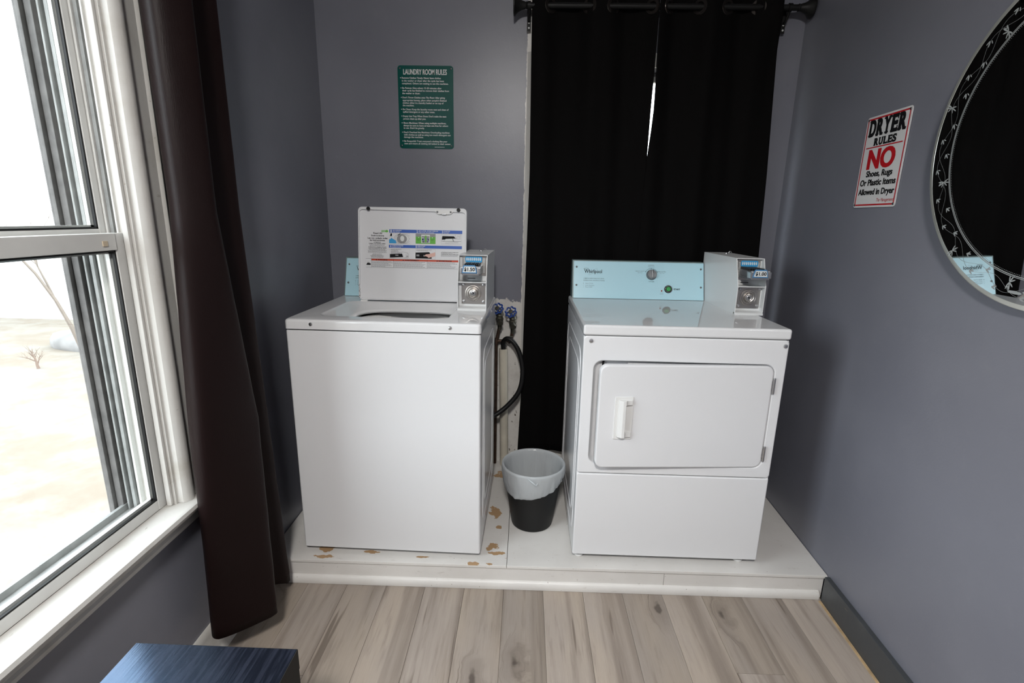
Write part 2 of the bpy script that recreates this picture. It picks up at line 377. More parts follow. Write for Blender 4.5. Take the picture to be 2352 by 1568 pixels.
def disc(bm, pl, x, y, rx_, ry=None, h=.0005, mi=0, n=20, rot=0.):
    ry = ry or rx_; c, s = math.cos(rot), math.sin(rot)
    poly(bm, [pl.p(x + c * rx_ * math.cos(2 * PI * k / n) - s * ry * math.sin(2 * PI * k / n), y + s * rx_ * math.cos(2 * PI * k / n) + c * ry * math.sin(2 * PI * k / n), h) for k in range(n)], mi)
def strokes(bm, pl, pts, w, h=.0006, mi=0, closed=False):
    pts = [Vector((p[0], p[1])) for p in pts]; n = len(pts); L = []; Rr = []
    for i in range(n):
        a = pts[(i - 1) % n] if (closed or i) else pts[i]; b = pts[(i + 1) % n] if (closed or i < n - 1) else pts[i]
        d = (b - a).normalized(); q = Vector((-d.y, d.x)) * w / 2; L.append(pts[i] + q); Rr.append(pts[i] - q)
    for i in range(n if closed else n - 1):
        j = (i + 1) % n; poly(bm, [pl.p(*L[i], h), pl.p(*Rr[i], h), pl.p(*Rr[j], h), pl.p(*L[j], h)], mi)
def plate(pl, x0, x1, y0, y1, r, t, h0=0., bev=0.):
    """rounded sheet on a plane"""
    bm = BM(); prism(bm, [pl.p(a, b, h0) for a, b in rrect(x0, x1, y0, y1, r)], pl.n * t, bev=bev); return bm
def screw(parent, c, ax, r, m=chrome, name='screw'):
    bm = BM(); lathe(bm, [(r, 0), (r, r * .25), (r * .8, r * .55), (r * .35, r * .68), (0, r * .6)], 14, c, ax)
    return obj(name, bm, m, parent)

# ================================================================ structure
def struct(name, bm, m, parent=None, **k):
    o = obj(name, bm, m, parent, **k)
    if parent is None: o['kind'] = 'structure'
    return o
portal('back_window_portal', (1.585, D + .16, 1.29), (math.radians(-90), 0, 0), 1.1, 1.68)
# floor slab and planks
bm = BM(); box(bm, (-.1, REAR - .1, -.14), (2.5, D + .13, -.007)); floor = struct('floor', bm, mat('subfloor', (.2, .16, .11), .9))
PW = .1572; pm = None
def plank_mesh(w):
    bm = BM(); box(bm, (0, 0, -.007), (w, 1, 0)); t = bm
    es = [e for e in t.edges if all(v.co.z > -.001 for v in e.verts)]
    bmesh.ops.bevel(t, geom=es, offset=.0009, segments=1, affect='EDGES')
    me = bpy.data.meshes.new('plank'); t.to_mesh(me); t.free(); me.materials.append(plank_m); return me
pmesh = plank_mesh(PW - .0006)
joint = [-.21, -.62, -.441, -.80, -.15, -.95, -.55, -.33, -.75, -.48, -.90, -.25, -.367, -.7, -.5]
for i in range(15):
    x0 = .013 + PW * (i - 1); js = [.035]; y = joint[i] - (0 if joint[i] < -.3 and i in (2, 12) else .45)
    while y > REAR: js.append(y); y -= 1.22
    js.append(REAR)
    for a, b in zip(js, js[1:]):
        if a - b < .02: continue
        o = bpy.data.objects.new('plank', pmesh); COL.objects.link(o); o.parent = floor
        o.location = (x0, b + .0004, 0); o.scale = (1, a - b - .0008, 1)
# walls
def wall_with_hole(axis, lo, hi, h0, h1, z0, z1, m, name, zmax=CEIL):
    bm = BM(); (x0, y0), (x1, y1) = lo, hi
    def b(a0, a1, c0, c1):
        if axis == 'y': box(bm, (x0, a0, c0), (x1, a1, c1))
        else: box(bm, (a0, y0, c0), (a1, y1, c1))
    s0, s1 = (y0, y1) if axis == 'y' else (x0, x1)
    b(s0, h0, 0, zmax); b(h1, s1, 0, zmax); b(h0, h1, 0, z0); b(h0, h1, z1, zmax)
    return struct(name, bm, m)
WY0, WY1, WZ0, WZ1 = -1.57, -.432, .592, 2.16          # left window opening
BX0, BX1, BZ0, BZ1 = 1.05, 2.078, .45, 2.135            # back window opening
wall_with_hole('y', (-.16, REAR), (0, D), WY0, WY1, WZ0, WZ1, wall_m, 'wall_left')
wall_with_hole('x', (-.16, D), (rx(D) + .12, D + .14), BX0, BX1, BZ0, BZ1, wall_patch, 'wall_back')
bm = BM(); prism(bm, [(rx(D), D, 0), (rx(REAR), REAR, 0), (rx(REAR) + .12, REAR, 0), (rx(D) + .12, D, 0)], (0, 0, CEIL)); struct('wall_right', bm, wall_m)
bm = BM(); box(bm, (-.16, REAR - .12, 0), (2.4, REAR, CEIL)); struct('wall_rear', bm, wall_m)
bm = BM(); box(bm, (-.16, REAR - .12, CEIL), (2.5, D + .14, CEIL + .1)); struct('ceiling', bm, ceil_m)
# baseboards
def extr_y(bm, prof, y0, y1, mi=0, bev=0.): prism(bm, [(x, y0, z) for x, z in prof], (0, y1 - y0, 0), mi, bev)
bm = BM(); extr_y(bm, [(0, 0), (.024, 0), (.024, .012), (.020, .026), (.015, .034), (.014, .098), (.010, .104), (.010, .118), (.004, .128), (0, .128)], REAR, -.026)
struct('baseboard_left', bm, trim_w)
bm = BM(); prism(bm, [(rx(REAR) - .02, REAR, 0), (rx(-.02) - .02, -.02, 0), (rx(-.02), -.02, 0), (rx(REAR), REAR, 0)], (0, 0, .11), bev=.003); struct('baseboard_right', bm, trim_d)
bm = BM(); prism(bm, [(rx(REAR) - .036, REAR, 0), (rx(-.025) - .030, -.025, 0), (rx(-.025) - .0205, -.025, 0), (rx(REAR) - .0205, REAR, 0)], (0, 0, .004), bev=.001); struct('trim_1', bm, wood_tan)

# ---- left window: casing, stool, apron
def casing_prof(w): # across u (0 = opening edge), height out of wall
    return [(0, 0), (0, .016), (.006, .024), (.016, .030), (.026, .0305), (.033, .028), (.0365, .0195), (.044, .018), (w - .018, .0175), (w - .014, .021), (w - .009, .023), (w - .003, .021), (w, .016), (w, 0)]
CW = .105
bm = BM()
prism(bm, [(h, WY1 + u, .606) for u, h in casing_prof(CW)], (0, 0, WZ1 + CW - .606))
prism(bm, [(h, WY0 - u, .606) for u, h in casing_prof(CW)], (0, 0, WZ1 + CW - .606))
prism(bm, [(h, WY0 + .001, WZ1 + u) for u, h in casing_prof(CW)], (0, WY1 - WY0 - .002, 0))
struct('trim_2', bm, trim_w)
bm = BM(); prism(bm, [(x, WY0 - CW - .03, z) for x, z in [(-.03, .578), (-.03, .604), (.045, .606), (.054, .603), (.058, .594), (.055, .584), (.048, .578)]], (0, WY1 - WY0 + 2 * CW + .05, 0))
struct('trim_3', bm, trim_w)
bm = BM(); prism(bm, [(x, WY0 - CW, z) for x, z in [(0, .577), (.030, .577), (.030, .572), (.020, .562), (.018, .548), (.024, .542), (.024, .532), (.014, .527), (0, .527)]], (0, WY1 - WY0 + 2 * CW - .01, 0))
struct('trim_4', bm, trim_w)
# ---- left window: jamb, sashes, panes, storm frame
win1 = empty('window_1', (-.05, (WY0 + WY1) / 2, WZ0)); win1['kind'] = 'structure'
def w1(name, bm, m):
    o = obj(name, bm, m, win1); o.matrix_parent_inverse = Matrix.Translation(-win1.location); return o
for s, ye in ((1, WY1), (-1, WY0)):
    def yb(bm, x0, x1, d0, d1, z0, z1, **k):
        a, b = ye - s * d0, ye - s * d1; box(bm, (x0, min(a, b), z0), (x1, max(a, b), z1), **k)
    bm = BM(); yb(bm, -.10, 0.0, -.006, .008, WZ0 + .013, WZ1); yb(bm, -.022, -.006, .008, .020, WZ0 + .013, WZ1, bev=.004); w1('jamb', bm, trim_w)
    bm = BM(); yb(bm, -.062, -.057, .008, .020, 1.385, WZ1); yb(bm, -.098, -.092, .008, .022, WZ0, WZ1); yb(bm, -.040, -.036, .008, .014, 1.385, WZ1); w1('sash_track', bm, alu)
    bm = BM(); yb(bm, -.054, -.045, .008, .016, 1.385, WZ1); w1('weatherstrip', bm, storm_m)
    bm = BM(); yb(bm, -.112, -.102, -.004, .030, WZ0, WZ1, bev=.002); yb(bm, -.132, -.112, -.004, .022, WZ0, WZ1); yb(bm, -.124, -.118, .02, .036, WZ0, WZ1, bev=.002); w1('storm_frame', bm, storm_m)
    bm = BM(); yb(bm, -.150, -.132, -.004, .040, WZ0 - .02, WZ1 + .02, bev=.002); yb(bm, -.162, -.152, -.04, .050, WZ0 - .02, WZ1 + .02, bev=.002); yb(bm, -.172, -.162, -.06, .046, WZ0 - .02, WZ1 + .02, bev=.003); w1('exterior_casing', bm, alu_ext)
bm = BM(); box(bm, (-.10, WY0, WZ1 - .012), (0, WY1, WZ1 + .004)); w1('jamb_head', bm, trim_w)
def sash(name, x0, x1, z0, z1, stile, rb, rtop):
    bm = BM(); a, b = WY0 + .010, WY1 - .010
    box(bm, (x0, a, z0), (x1, a + stile, z1), .002); box(bm, (x0, b - stile, z0), (x1, b, z1), .002)
    box(bm, (x0, a + stile, z0), (x1 - .001, b - stile, z0 + rb), .002); box(bm, (x0, a + stile, z1 - rtop), (x1 + .003, b - stile, z1), .002)
    w1(name, bm, alu)
    ya, yb_, za, zb = a + stile, b - stile, z0 + rb, z1 - rtop; xm = (x0 + x1) / 2
    bm = BM(); g = .0045
    for q in ((ya, ya + g, za, zb), (yb_ - g, yb_, za, zb), (ya, yb_, za, za + g), (ya, yb_, zb - g, zb)): box(bm, (xm + .002, q[0], q[2]), (x1 - .003, q[1], q[3]))
    w1('gasket', bm, rubber)
    bm = BM(); g = .009
    for q in ((ya, ya + g, za, zb), (yb_ - g, yb_, za, zb), (ya, yb_, za, za + g), (ya, yb_, zb - g, zb)): box(bm, (x0 + .001, q[0], q[2]), (xm - .002, q[1], q[3]))
    w1('glazing_bead', bm, alu)
    bm = BM(); box(bm, (xm - .0015, ya - .003, za - .003), (xm + .0015, yb_ + .003, zb + .003)); w1('pane', bm, glass)
sash('lower_sash', -.053, -.028, .605, 1.388, .029, .030, .042)
sash('upper_sash', -.088, -.064, 1.362, 2.148, .027, .036, .034)
bm = BM(); box(bm, (-.028, -.515, 1.357), (-.0225, -.500, 1.370), .001); w1('sash_lock', bm, mat('yellowed_plastic', (.55, .46, .34), .5))
bm = BM(); prism(bm, [(x, WY0, z) for x, z in [(-.100, .560), (-.100, .607), (-.128, .600), (-.128, .618), (-.138, .618), (-.140, .596), (-.20, .575), (-.20, .555)]], (0, WY1 - WY0, 0)); w1('exterior_sill', bm, storm_m)
bm = BM(); box(bm, (-.098, WY0 + .008, .60), (-.05, WY1 - .008, .612)); w1('sill_track', bm, alu)

# ---- back window behind the black curtains
bm = BM()
CB = .048
prism(bm, [(BX0 - .004 - u, D - h * .8, .30) for u, h in [(0, 0), (0, .022), (.014, .024), (.026, .018), (.038, .024), (CB, .016), (CB, 0)]], (0, 0, BZ1 + .06 - .30))
struct('trim_5', bm, trim_w)
bm = BM(); prism(bm, [(BX1 + .002 + u, D - h, .30) for u, h in [(0, 0), (0, .007), (.03, .008), (.09, .007), (.126, .008), (.126, 0)]], (0, 0, BZ1 + .06 - .30)); struct('trim_6', bm, wall_m)
bm = BM(); box(bm, (BX0, D - .02, BZ1), (BX1, D, BZ1 + .06), .003); struct('trim_7', bm, trim_w)
win2 = empty('window_2', ((BX0 + BX1) / 2, D + .06, BZ0)); win2['kind'] = 'structure'
def w2(name, bm, m):
    o = obj(name, bm, m, win2); o.matrix_parent_inverse = Matrix.Translation(-win2.location); return o
for z0, z1, yy in ((BZ0, 1.32, D + .05), (1.28, BZ1, D + .08)):
    bm = BM(); st = .04
    box(bm, (BX0, yy, z0), (BX0 + st, yy + .025, z1), .002); box(bm, (BX1 - st, yy, z0), (BX1, yy + .025, z1), .002)
    box(bm, (BX0 + st, yy, z0), (BX1 - st, yy + .025, z0 + st), .002); box(bm, (BX0 + st, yy, z1 - st), (BX1 - st, yy + .025, z1), .002); w2('sash', bm, alu)
    bm = BM(); box(bm, (BX0 + st, yy + .010, z0 + st), (BX1 - st, yy + .013, z1 - st)); w2('pane', bm, glass)

# ---- laundry platform
plat = empty('laundry_platform', (1.1, .4, 0), 0, 'low white-painted wooden platform with chipped paint under the washer and dryer', 'platform')
def pf(name, bm, m=plat_m):
    o = obj(name, bm, m, plat); o.matrix_parent_inverse = Matrix.Translation(-plat.location); return o
g = .002
yf = lambda x: -.022 + .012 * x / 2.2          # the front edge runs slightly askew
bm = BM(); prism(bm, [(g, yf(0), PL - .013), (.9655, yf(.9655), PL - .013), (.9655, D - g, PL - .013), (g, D - g, PL - .013)], (0, 0, .013), bev=.002); pf('top_board', bm)
bm = BM(); prism(bm, [(.967, yf(.967), PL - .013), (rx(-.01) - g, yf(2.2), PL - .013), (rx(D) - g, D - g, PL - .013), (.967, D - g, PL - .013)], (0, 0, .013), bev=.002); pf('top_board', bm)
for a, b in ((.004, 1.5905), (1.5915, rx(0) - .012)):
    bm = BM(); prism(bm, [(a, yf(a) + .006, .001), (b, yf(b) + .006, .001), (b, yf(b) + .024, .001), (a, yf(a) + .024, .001)], (0, 0, PL - .0145), bev=.001); pf('riser_board', bm)
bm = BM(); t = BM(); prof = [(.006, .001), (-.007, .001), (-.0085, .010), (-.0075, .020), (-.004, .028), (.001, .0335), (.006, .035)]; xe = rx(0) - .026
rings = [[(x, yf(x) + y, z) for y, z in prof] for x in (.026, .6, 1.2, 1.8, xe)]; vs = loops(bm, rings); bm.faces.new(vs[0]); bm.faces.new(vs[-1]); t.free(); pf('quarter_round', bm)
bm = BM(); box(bm, (.05, .45, .001), (2.15, .49, PL - .0195)); pf('joist', bm)

# ================================================================ outside
bm = BM(); poly(bm, [(-90, -70, -.72), (90, -70, -.72), (90, 110, -.72), (-90, 110, -.72)]); o = struct('ground', bm, lawn); o['label'] = 'pale dry lawn and gravel outside the window'
hs = empty('neighbour_house', (-12.0, 9.5, -.72), 0, 'pale white house beyond the lawn, bleached by daylight', 'house')
bm = BM(); box(bm, (-9, -1.5, 0), (5.5, 4, 9)); obj('wall', bm, mat('white_siding', (.62, .62, .60), .8), hs)
bm = BM(); prism(bm, [(-9.4, -1.9, 9), (-9.4, 4.4, 9), (-9.4, 1.25, 11)], (15.3, 0, 0)); obj('roof', bm, mat('pale_roof', (.40, .39, .38), .9), hs)
bm = BM(); bmesh.ops.create_icosphere(bm, subdivisions=3, radius=1, matrix=Matrix.Translation((-5.9, 6.1, -.68)) @ Matrix.Diagonal((.8, .45, .30, 1)))
for v in bm.verts: v.co += Vector((math.sin(v.co.x * 9) * .04, math.sin(v.co.y * 11 + 1) * .03, math.sin(v.co.x * 7 + v.co.y * 8) * .035))
tagset(obj('boulder', bm, stone_m), 'grey rounded boulder mound behind the lawn near the bare tree', 'rock')
def twig_tree(name, base, h, n, spread, m, label, cat, lean=0., trunk=.06, depth=3):
    root = empty(name, base, 0, label, cat); bm = BM()
    def grow(p, d, L, r, lev):
        pts = [p]; rr = [r]; q = p.copy(); dd = d.copy()
        for i in range(4):
            dd = (dd + Vector((random.uniform(-1, 1), random.uniform(-1, 1), random.uniform(-.3, .6))) * .16).normalized(); q = q + dd * L / 4; pts.append(q.copy()); rr.append(r * (1 - .15 * (i + 1)))
        tube(bm, pts, rr, 5)
        if lev < depth:
            for k in range(n):
                t = random.randint(1, 4); nd = (dd + Vector((random.uniform(-1, 1), random.uniform(-1, 1), random.uniform(-.1, .9))) * spread).normalized(); grow(pts[t], nd, L * random.uniform(.55, .8), rr[t] * .6, lev + 1)
    grow(Vector((0, 0, 0)), Vector((lean, 0, 1)).normalized(), h * .42, trunk, 0)
    obj('branches', bm, m, root); return root
twig_tree('bare_tree', (-5.75, 5.55, -.72), 4.2, 3, .75, bark, 'bare leafless tree with thin branches beyond the lawn', 'tree', -.12, .034)
twig_tree('dry_shrub', (-5.75, 4.8, -.72), .5, 4, 1.0, shrub_b, 'small reddish brown dry shrub on the lawn', 'shrub', 0, .02)
r_ = empty('yellow_bush', (-5.1, 5.35, -.72), 0, 'small yellowish leafy bush at the lawn edge beside the window frame', 'shrub')
bm = BM()
for k in range(260):
    a = random.uniform(0, 2 * PI); rr = .28 * random.random() ** .5; z = random.uniform(.05, .5); c = Vector((math.cos(a) * rr, math.sin(a) * rr, z)); u = Vector((random.uniform(-1, 1), random.uniform(-1, 1), random.uniform(-1, 1))).normalized() * .04; w = u.cross(Vector((random.random(), random.random(), 1))).normalized() * .02
    poly(bm, [c - u, c + w, c + u, c - w])
obj('foliage', bm, shrub_y, r_)
bm = BM()
for k in range(6): tube(bm, [(0, 0, 0), (math.cos(k) * .1, math.sin(k) * .1, .25), (math.cos(k) * .18, math.sin(k) * .18, .42)], .008, 5)
obj('stem', bm, bark, r_)

# ================================================================ shared machine parts
def polar(shape, c, angs):
    """sample a star-shaped closed polyline at the given angles around c"""
    out = []
    n = len(shape)
    for a in angs:
        d = Vector((math.cos(a), math.sin(a))); best = None
        for i in range(n):
            p = Vector(shape[i]) - c; q = Vector(shape[(i + 1) % n]) - c; e = q - p
            den = d.x * e.y - d.y * e.x
            if abs(den) < 1e-12: continue
            t = (p.x * e.y - p.y * e.x) / den; s = (p.x * d.y - p.y * d.x) / den
            if t > 0 and -1e-6 <= s <= 1 + 1e-6 and (best is None or t > best): best = t
        out.append(c + d * best)
    return out
def fine_lines(bm, pl, x0, x1, ytop, n, dy, th, mi=0, h=.0006, centred=False):
    for k in range(n):
        L = (x1 - x0) * random.uniform(.62, 1.0); a = x0 + ((x1 - x0) - L) / 2 if centred else x0; e = a + L
        while a < e - .001:
            b = min(e, a + random.uniform(.004, .012)); rect(bm, pl, a, b, ytop - k * dy - th, ytop - k * dy, h, mi); a = b + .0012
def barcode(bm, pl, x0, x1, y0, y1, mi=0, h=.0007):
    a = x0
    while a < x1:
        w = random.choice((.0004, .0006, .001)); rect(bm, pl, a, min(a + w, x1), y0, y1, h, mi); a += w + random.choice((.0005, .0008, .0012))
def console(root, u0, u1, v0, w0, full):
    """tilted pale blue control panel on a grey housing; full: with the dryer's knob and start button"""
    t, H = .055, .170
    bm = BM(); prism(bm, [(u0 - .006, v0 + .002, w0), (u0 - .006, v0 + t + .001, w0 + H + .006), (u0 - .006, v0 + t + .045, w0 + H + .006), (u0 - .006, v0 + t + .045, w0)], (u1 - u0 + .006, 0, 0), bev=.0015)
    hs = obj('console_housing', bm, panel_edge, root)
    pl = Plane((u0, v0, w0 + .001), (1, 0, 0), (0, t, H)); L = math.hypot(t, H)
    bm = plate(pl, 0, u1 - u0, 0, L, .002, .0025, 0, .0006); pn = obj('control_panel', bm, blue_panel, root)
    pl = Plane(pl.p(0, 0, .0025), pl.r, pl.u); f = L / H
    for x, y in ((.0135, .1426), (.0135, .0591), (u1 - u0 - .0135, .1426), (u1 - u0 - .0135, .0591)):
        screw(pn, pl.p(x, y * f, 0), pl.n, .0045, steel_dark)
    bm = BM(); k = u0
    X = lambda a: a - .0149
    text(bm, pl, 'Whirlpool', X(.0654), X(.1497), .1155 * f, .0165, .012)
    strokes(bm, pl, [(X(.062) + .024 * i / 10, (.1345 + .003 * math.sin(PI * i / 10)) * f) for i in range(11)], .0009)
    strokes(bm, pl, [(X(.062) + .024 * i / 10, (.1345 - .003 * math.sin(PI * i / 10)) * f) for i in range(11)], .0009)
    SL = lambda nm: obj(nm, bm, [print_k, print_g], pn)
    strokes(bm, pl, [(X(.107) + .0245 * math.cos(a) * math.cos(.62) - .006 * math.sin(a) * math.sin(.62), .1215 * f + .0245 * math.cos(a) * math.sin(.62) + .006 * math.sin(a) * math.cos(.62)) for a in [2 * PI * i / 32 for i in range(33)]], .0005, mi=1)
    SL('brand_lettering'); bm = BM()
    text(bm, pl, 'OPERATING INSTRUCTIONS', X(.0611), X(.1625), .0788 * f, .0056, .0, mi=1)
    text(bm, pl, 'COMMERCIAL', X(.0618), X(.090), .0893 * f, .0030, .006)
    text(bm, pl, 'ENERGY HEAVY DUTY DRYER' if full else 'HEAVY DUTY WASHER', X(.092), X(.1595), .0893 * f, .0030, .006)
    for i, (y, s) in enumerate(((.0655, 'Select CYCLE'), (.0565, 'Insert Payment'), (.0486, 'Press START'))):
        text(bm, pl, str(i + 1), X(.0613), X(.0627), y * f, .0042, 0, mi=1); text(bm, pl, s, X(.071), X(.071) + .0031 * len(s), y * f, .0042, 0, mi=1)
    SL('instruction_lettering'); bm = BM()
    if full:
        for s, a, b, y, c in (('NORMAL', .3695, .3985, .1547, .0044), ('Medium Temp', .369, .3992, .1487, .0030), ('HEAVY DUTY', .3088, .3524, .1262, .0046), ('High Temp', .3195, .3420, .1200, .0030), ('DELICATES', .4163, .4525, .1257, .0046), ('Low Temp', .4245, .4455, .1198, .0030), ('CYCLES', .3718, .3978, .0793, .0050)):
            text(bm, pl, s, X(a), X(b), y * f, c, .0, mi=1 if c < .0048 else 0); SL('cycle_lettering'); bm = BM()
        text(bm, pl, 'START', X(.4903), X(.5212), .0452 * f, .0072, .03)
        SL('start_lettering'); bm = BM(); text(bm, pl, 'PUSH', X(.4275), X(.4405), .0298 * f, .0026, 0, mi=1); text(bm, pl, 'IN USE', X(.4265), X(.4415), .0240 * f, .0026, 0, mi=1)
        SL('lamp_lettering'); bm = BM(); kc = (X(.3845), .1126 * f)
        strokes(bm, pl, [(kc[0] + .0308 * math.cos(math.radians(a)), kc[1] + .0308 * math.sin(math.radians(a))) for a in range(28, 153, 4)], .0010)
        for a in (28, 90, 152): disc(bm, pl, kc[0] + .0308 * math.cos(math.radians(a)), kc[1] + .0308 * math.sin(math.radians(a)), .0017, n=10, h=.0007)
        SL('dial_arc')
    else: bm.free()
    if full:
        bm = BM(); lathe(bm, [(.0245, 0), (.0245, .004), (.0228, .006), (.0222, .017), (.0205, .019), (0, .019)], 36, pl.p(*kc, 0), pl.n)
        kn = obj('cycle_knob', bm, knob_m, root)
        p2 = Plane(pl.p(*kc, .0192), pl.r, pl.u); bm = BM(); prism(bm, [p2.p(-.004, -.019), p2.p(.006, -.019), p2.p(.006, .019), p2.p(-.004, .019)], p2.n * .009, bev=.002); obj('knob_grip', bm, knob_m, kn)
        bm = BM(); rect(bm, p2, .0015, .003, .004, .021, .0095); obj('pointer_mark', bm, print_k, kn)
        bm = BM(); lathe(bm, [(.0185, 0), (.0185, .005), (.0165, .008), (.0120, .008), (.0115, .004), (0, .004)], 32, pl.p(X(.4643), .0482 * f, 0), pl.n); st = obj('start_button', bm, black_p, root)
        bm = BM(); lathe(bm, [(.0108, .004), (.0106, .009), (.009, .0105), (0, .011)], 24, pl.p(X(.4643), .0482 * f, 0), pl.n); obj('button_cap', bm, btn_green, st)
        bm = BM(); lathe(bm, [(.0052, 0), (.0050, .002), (.0036, .0022)], 16, pl.p(X(.4334), .0397 * f, 0), pl.n, capend=False); lp = obj('indicator_bezel', bm, print_w, root)
        bm = BM(); lathe(bm, [(.0037, .001), (.003, .0035), (0, .0045)], 14, pl.p(X(.4334), .0397 * f, 0), pl.n); obj('indicator_lamp', bm, btn_red, lp)
    return pn
def coin_box(root, u0, Wd, v0, dep, w0, H, price):
    """sheet-metal coin meter case with an open, two-bay front"""
    t = .0032; MID = .117; TOPV = .045; bay1 = .030; bay2 = .062
    P = lambda u, v, w: (u0 + u, v0 + v, w0 + w)
    side = [(0, 0.012), (0, MID), (TOPV, H), (dep, H), (dep, 0), (.012, 0)]
    bm = BM()
    for u in (0, Wd - t): prism(bm, [P(u, v, w) for v, w in side], (t, 0, 0), bev=.0007)
    prism(bm, [P(t, TOPV, H - t), P(t, dep, H - t), P(t, dep, H), P(t, TOPV, H)], (Wd - 2 * t, 0, 0))
    prism(bm, [P(t, dep - t, 0), P(t, dep, 0), P(t, dep, H - t), P(t, dep - t, H - t)], (Wd - 2 * t, 0, 0))
    prism(bm, [P(t, .002, MID - .004), P(t, bay2 + .004, MID - .004), P(t, bay2 + .004, MID), P(t, .002, MID)], (Wd - 2 * t, 0, 0), bev=.0008)
    prism(bm, [P(t, bay1, .008), P(t, bay1 + t, .008), P(t, bay1 + t, MID - .004), P(t, bay1, MID - .004)], (Wd - 2 * t, 0, 0))
    prism(bm, [P(t, bay2, MID), P(t, bay2 + t, MID), P(t, bay2 + t, H - t), P(t, bay2, H - t)], (Wd - 2 * t, 0, 0))
    prism(bm, [P(t, .002, .004), P(t, bay1 + t, .010), P(t, bay1 + t, .016), P(t, .002, .010)], (Wd - 2 * t, 0, 0), bev=.0008)
    prism(bm, [P(0, -.004, 0), P(0, .014, 0), P(0, .014, .0105), P(0, .002, .0105), P(0, -.004, .006)], (Wd, 0, 0), bev=.0008)
    cb = obj('coin_box', bm, sheet_w, root); cb['label'] = 'white sheet-metal coin box with price tag ' + price
    # lock plate
    pl = Plane(P(0, bay1 - .0004, 0), (1, 0, 0), (0, 0, 1))
    x0, x1, y0, y1 = .0135, Wd - .008, .024, .1115
    bm = plate(pl, x0, x1, y0, y1, .002, .002); lk = obj('lock_plate', bm, steel, cb)
    cx, cy = (x0 + x1) / 2 - .001, .0685
    bm = BM(); lathe(bm, [(.034, .0015), (.0325, .0045), (.030, .0050), (.0285, .0032), (.026, .0030), (.0245, .0055), (.022, .0060), (.0195, .0035), (.017, .0028), (.0155, .0080), (.012, .0090), (.0095, .0075)], 40, pl.p(cx, cy, 0), pl.n, capend=False); obj('lock_ring', bm, steel, cb)
    bm = BM(); lathe(bm, [(.0098, .004), (.0096, .0085), (.0070, .0095), (.0062, .0080), (0, .0078)], 24, pl.p(cx, cy, 0), pl.n); obj('lock_cylinder', bm, chrome, cb)
    bm = BM(); prism(bm, [pl.p(cx + a, cy + b, .0082) for a, b in ((-.001, -.0045), (.003, -.003), (.004, 0), (.003, .003), (-.001, .0045))], pl.n * .0006); obj('keyhole', bm, black_matte, cb)
    for a, b in ((x0 + .009, y0 + .011), (x1 - .007, y0 + .011), (x0 + .009, y1 - .008), (x1 - .007, y1 - .008)): screw(cb, pl.p(a, b, .002), pl.n, .0062, chrome, 'bolt')
    # coin slide in the upper bay
    pu = Plane(P(0, bay2 - .0005, 0), (1, 0, 0), (0, 0, 1))
    bm = plate(pu, .014, Wd - .008, .137, H - .006, .002, .002); obj('slide_plate', bm, steel, cb)
    bm = BM()
    for i in range(11):
        for x in (.017, Wd - .021): rect(bm, pu, x, x + .009, .150 + i * .0055, .1525 + i * .0055, .0024)
    obj('plate_grille', bm, print_w, cb)['kind'] = 'stuff'
    pc = Plane(pu.p(0, 0, .002), pu.r, pu.u)
    bm = plate(pc, .026, .094, .191, .2145, .004, .0025); lb = obj('coin_label', bm, print_lblue, cb)
    bm = BM()
    for i in range(8): disc(bm, pc, .0325 + i * .0078, .2035, .0028, .0068, .003, n=12)
    obj('coin_mark', bm, print_w, lb)
    bm = BM(); box(bm, P(.024, -.026, .158), P(.097, bay2, .181), .002)
    prism(bm, [P(.024, -.03, .148), P(.097, -.03, .148), P(.097, bay2 - .001, .148), P(.024, bay2 - .001, .148)], (0, 0, .010), bev=.001)
    sl = obj('coin_slide', bm, mat('grey_metal', (.34, .36, .39), .3, metal=.8), cb)
    bm = BM()
    for i in range(8): box(bm, P(.0305 + i * .0078, -.02, .1805), P(.0345 + i * .0078, bay2 - .004, .190), .0008)
    obj('coin_slot', bm, black_p, sl)
    bm = BM(); box(bm, P(.020, -.058, .155), P(.032, -.024, .180), .002); box(bm, P(.088, -.058, .155), P(.100, -.024, .180), .002); box(bm, P(.026, -.056, .150), P(.094, -.050, .184), .0015)
    obj('slide_handle', bm, chrome, sl)
    pt = Plane(P(0, -.0575, 0), (1, 0, 0), (0, 0, 1))
    bm = BM(); prism(bm, [pt.p(a, b, 0) for a, b in ((.027, .1585), (.087, .1585), (.081, .187), (.077, .190), (.036, .190), (.033, .187))], pt.n * .003, bev=.0008); tg = obj('price_tag', bm, mat('blue_tag', (.055, .20, .40), .35), sl)
    p3 = Plane(pt.p(0, 0, .003), pt.r, pt.u); bm = BM()
    poly(bm, [p3.p(.031, .1625, .0004), p3.p(.083, .1625, .0004), p3.p(.078, .185, .0004), p3.p(.037, .185, .0004)], 0)
    text(bm, p3, price, .0365, .0785, .1675, .0125, .03, h=.0009, mi=1, res=3)
    obj('price_lettering', bm, [print_w, print_k], sl)
    bm = BM(); box(bm, pu.p(.034, .124, 0), pu.p(.066, .1265, .002)); obj('coin_return_slot', bm, black_matte, cb)
    # key loop on top
    bm = BM(); lathe(bm, [(.006, 0), (.006, .003), (.004, .006), (0, .0065)], 12, P(Wd * .55, dep * .75, H), (0, 0, 1)); tube(bm, [P(Wd * .70 + .006 * math.cos(a), dep * .75, H + .004 + .007 * math.sin(a)) for a in [PI * i / 6 for i in range(7)]], .0018, 6); obj('seal_ring', bm, chrome, cb)
    return cb
def ridge(root, u, loop, r=.0028, name='side_rib'):
    bm = BM(); pts = [(u, a, b) for a, b in loop]; tube(bm, pts + pts[:2], r, 6, caps=False); return obj(name, bm, enamel, root)

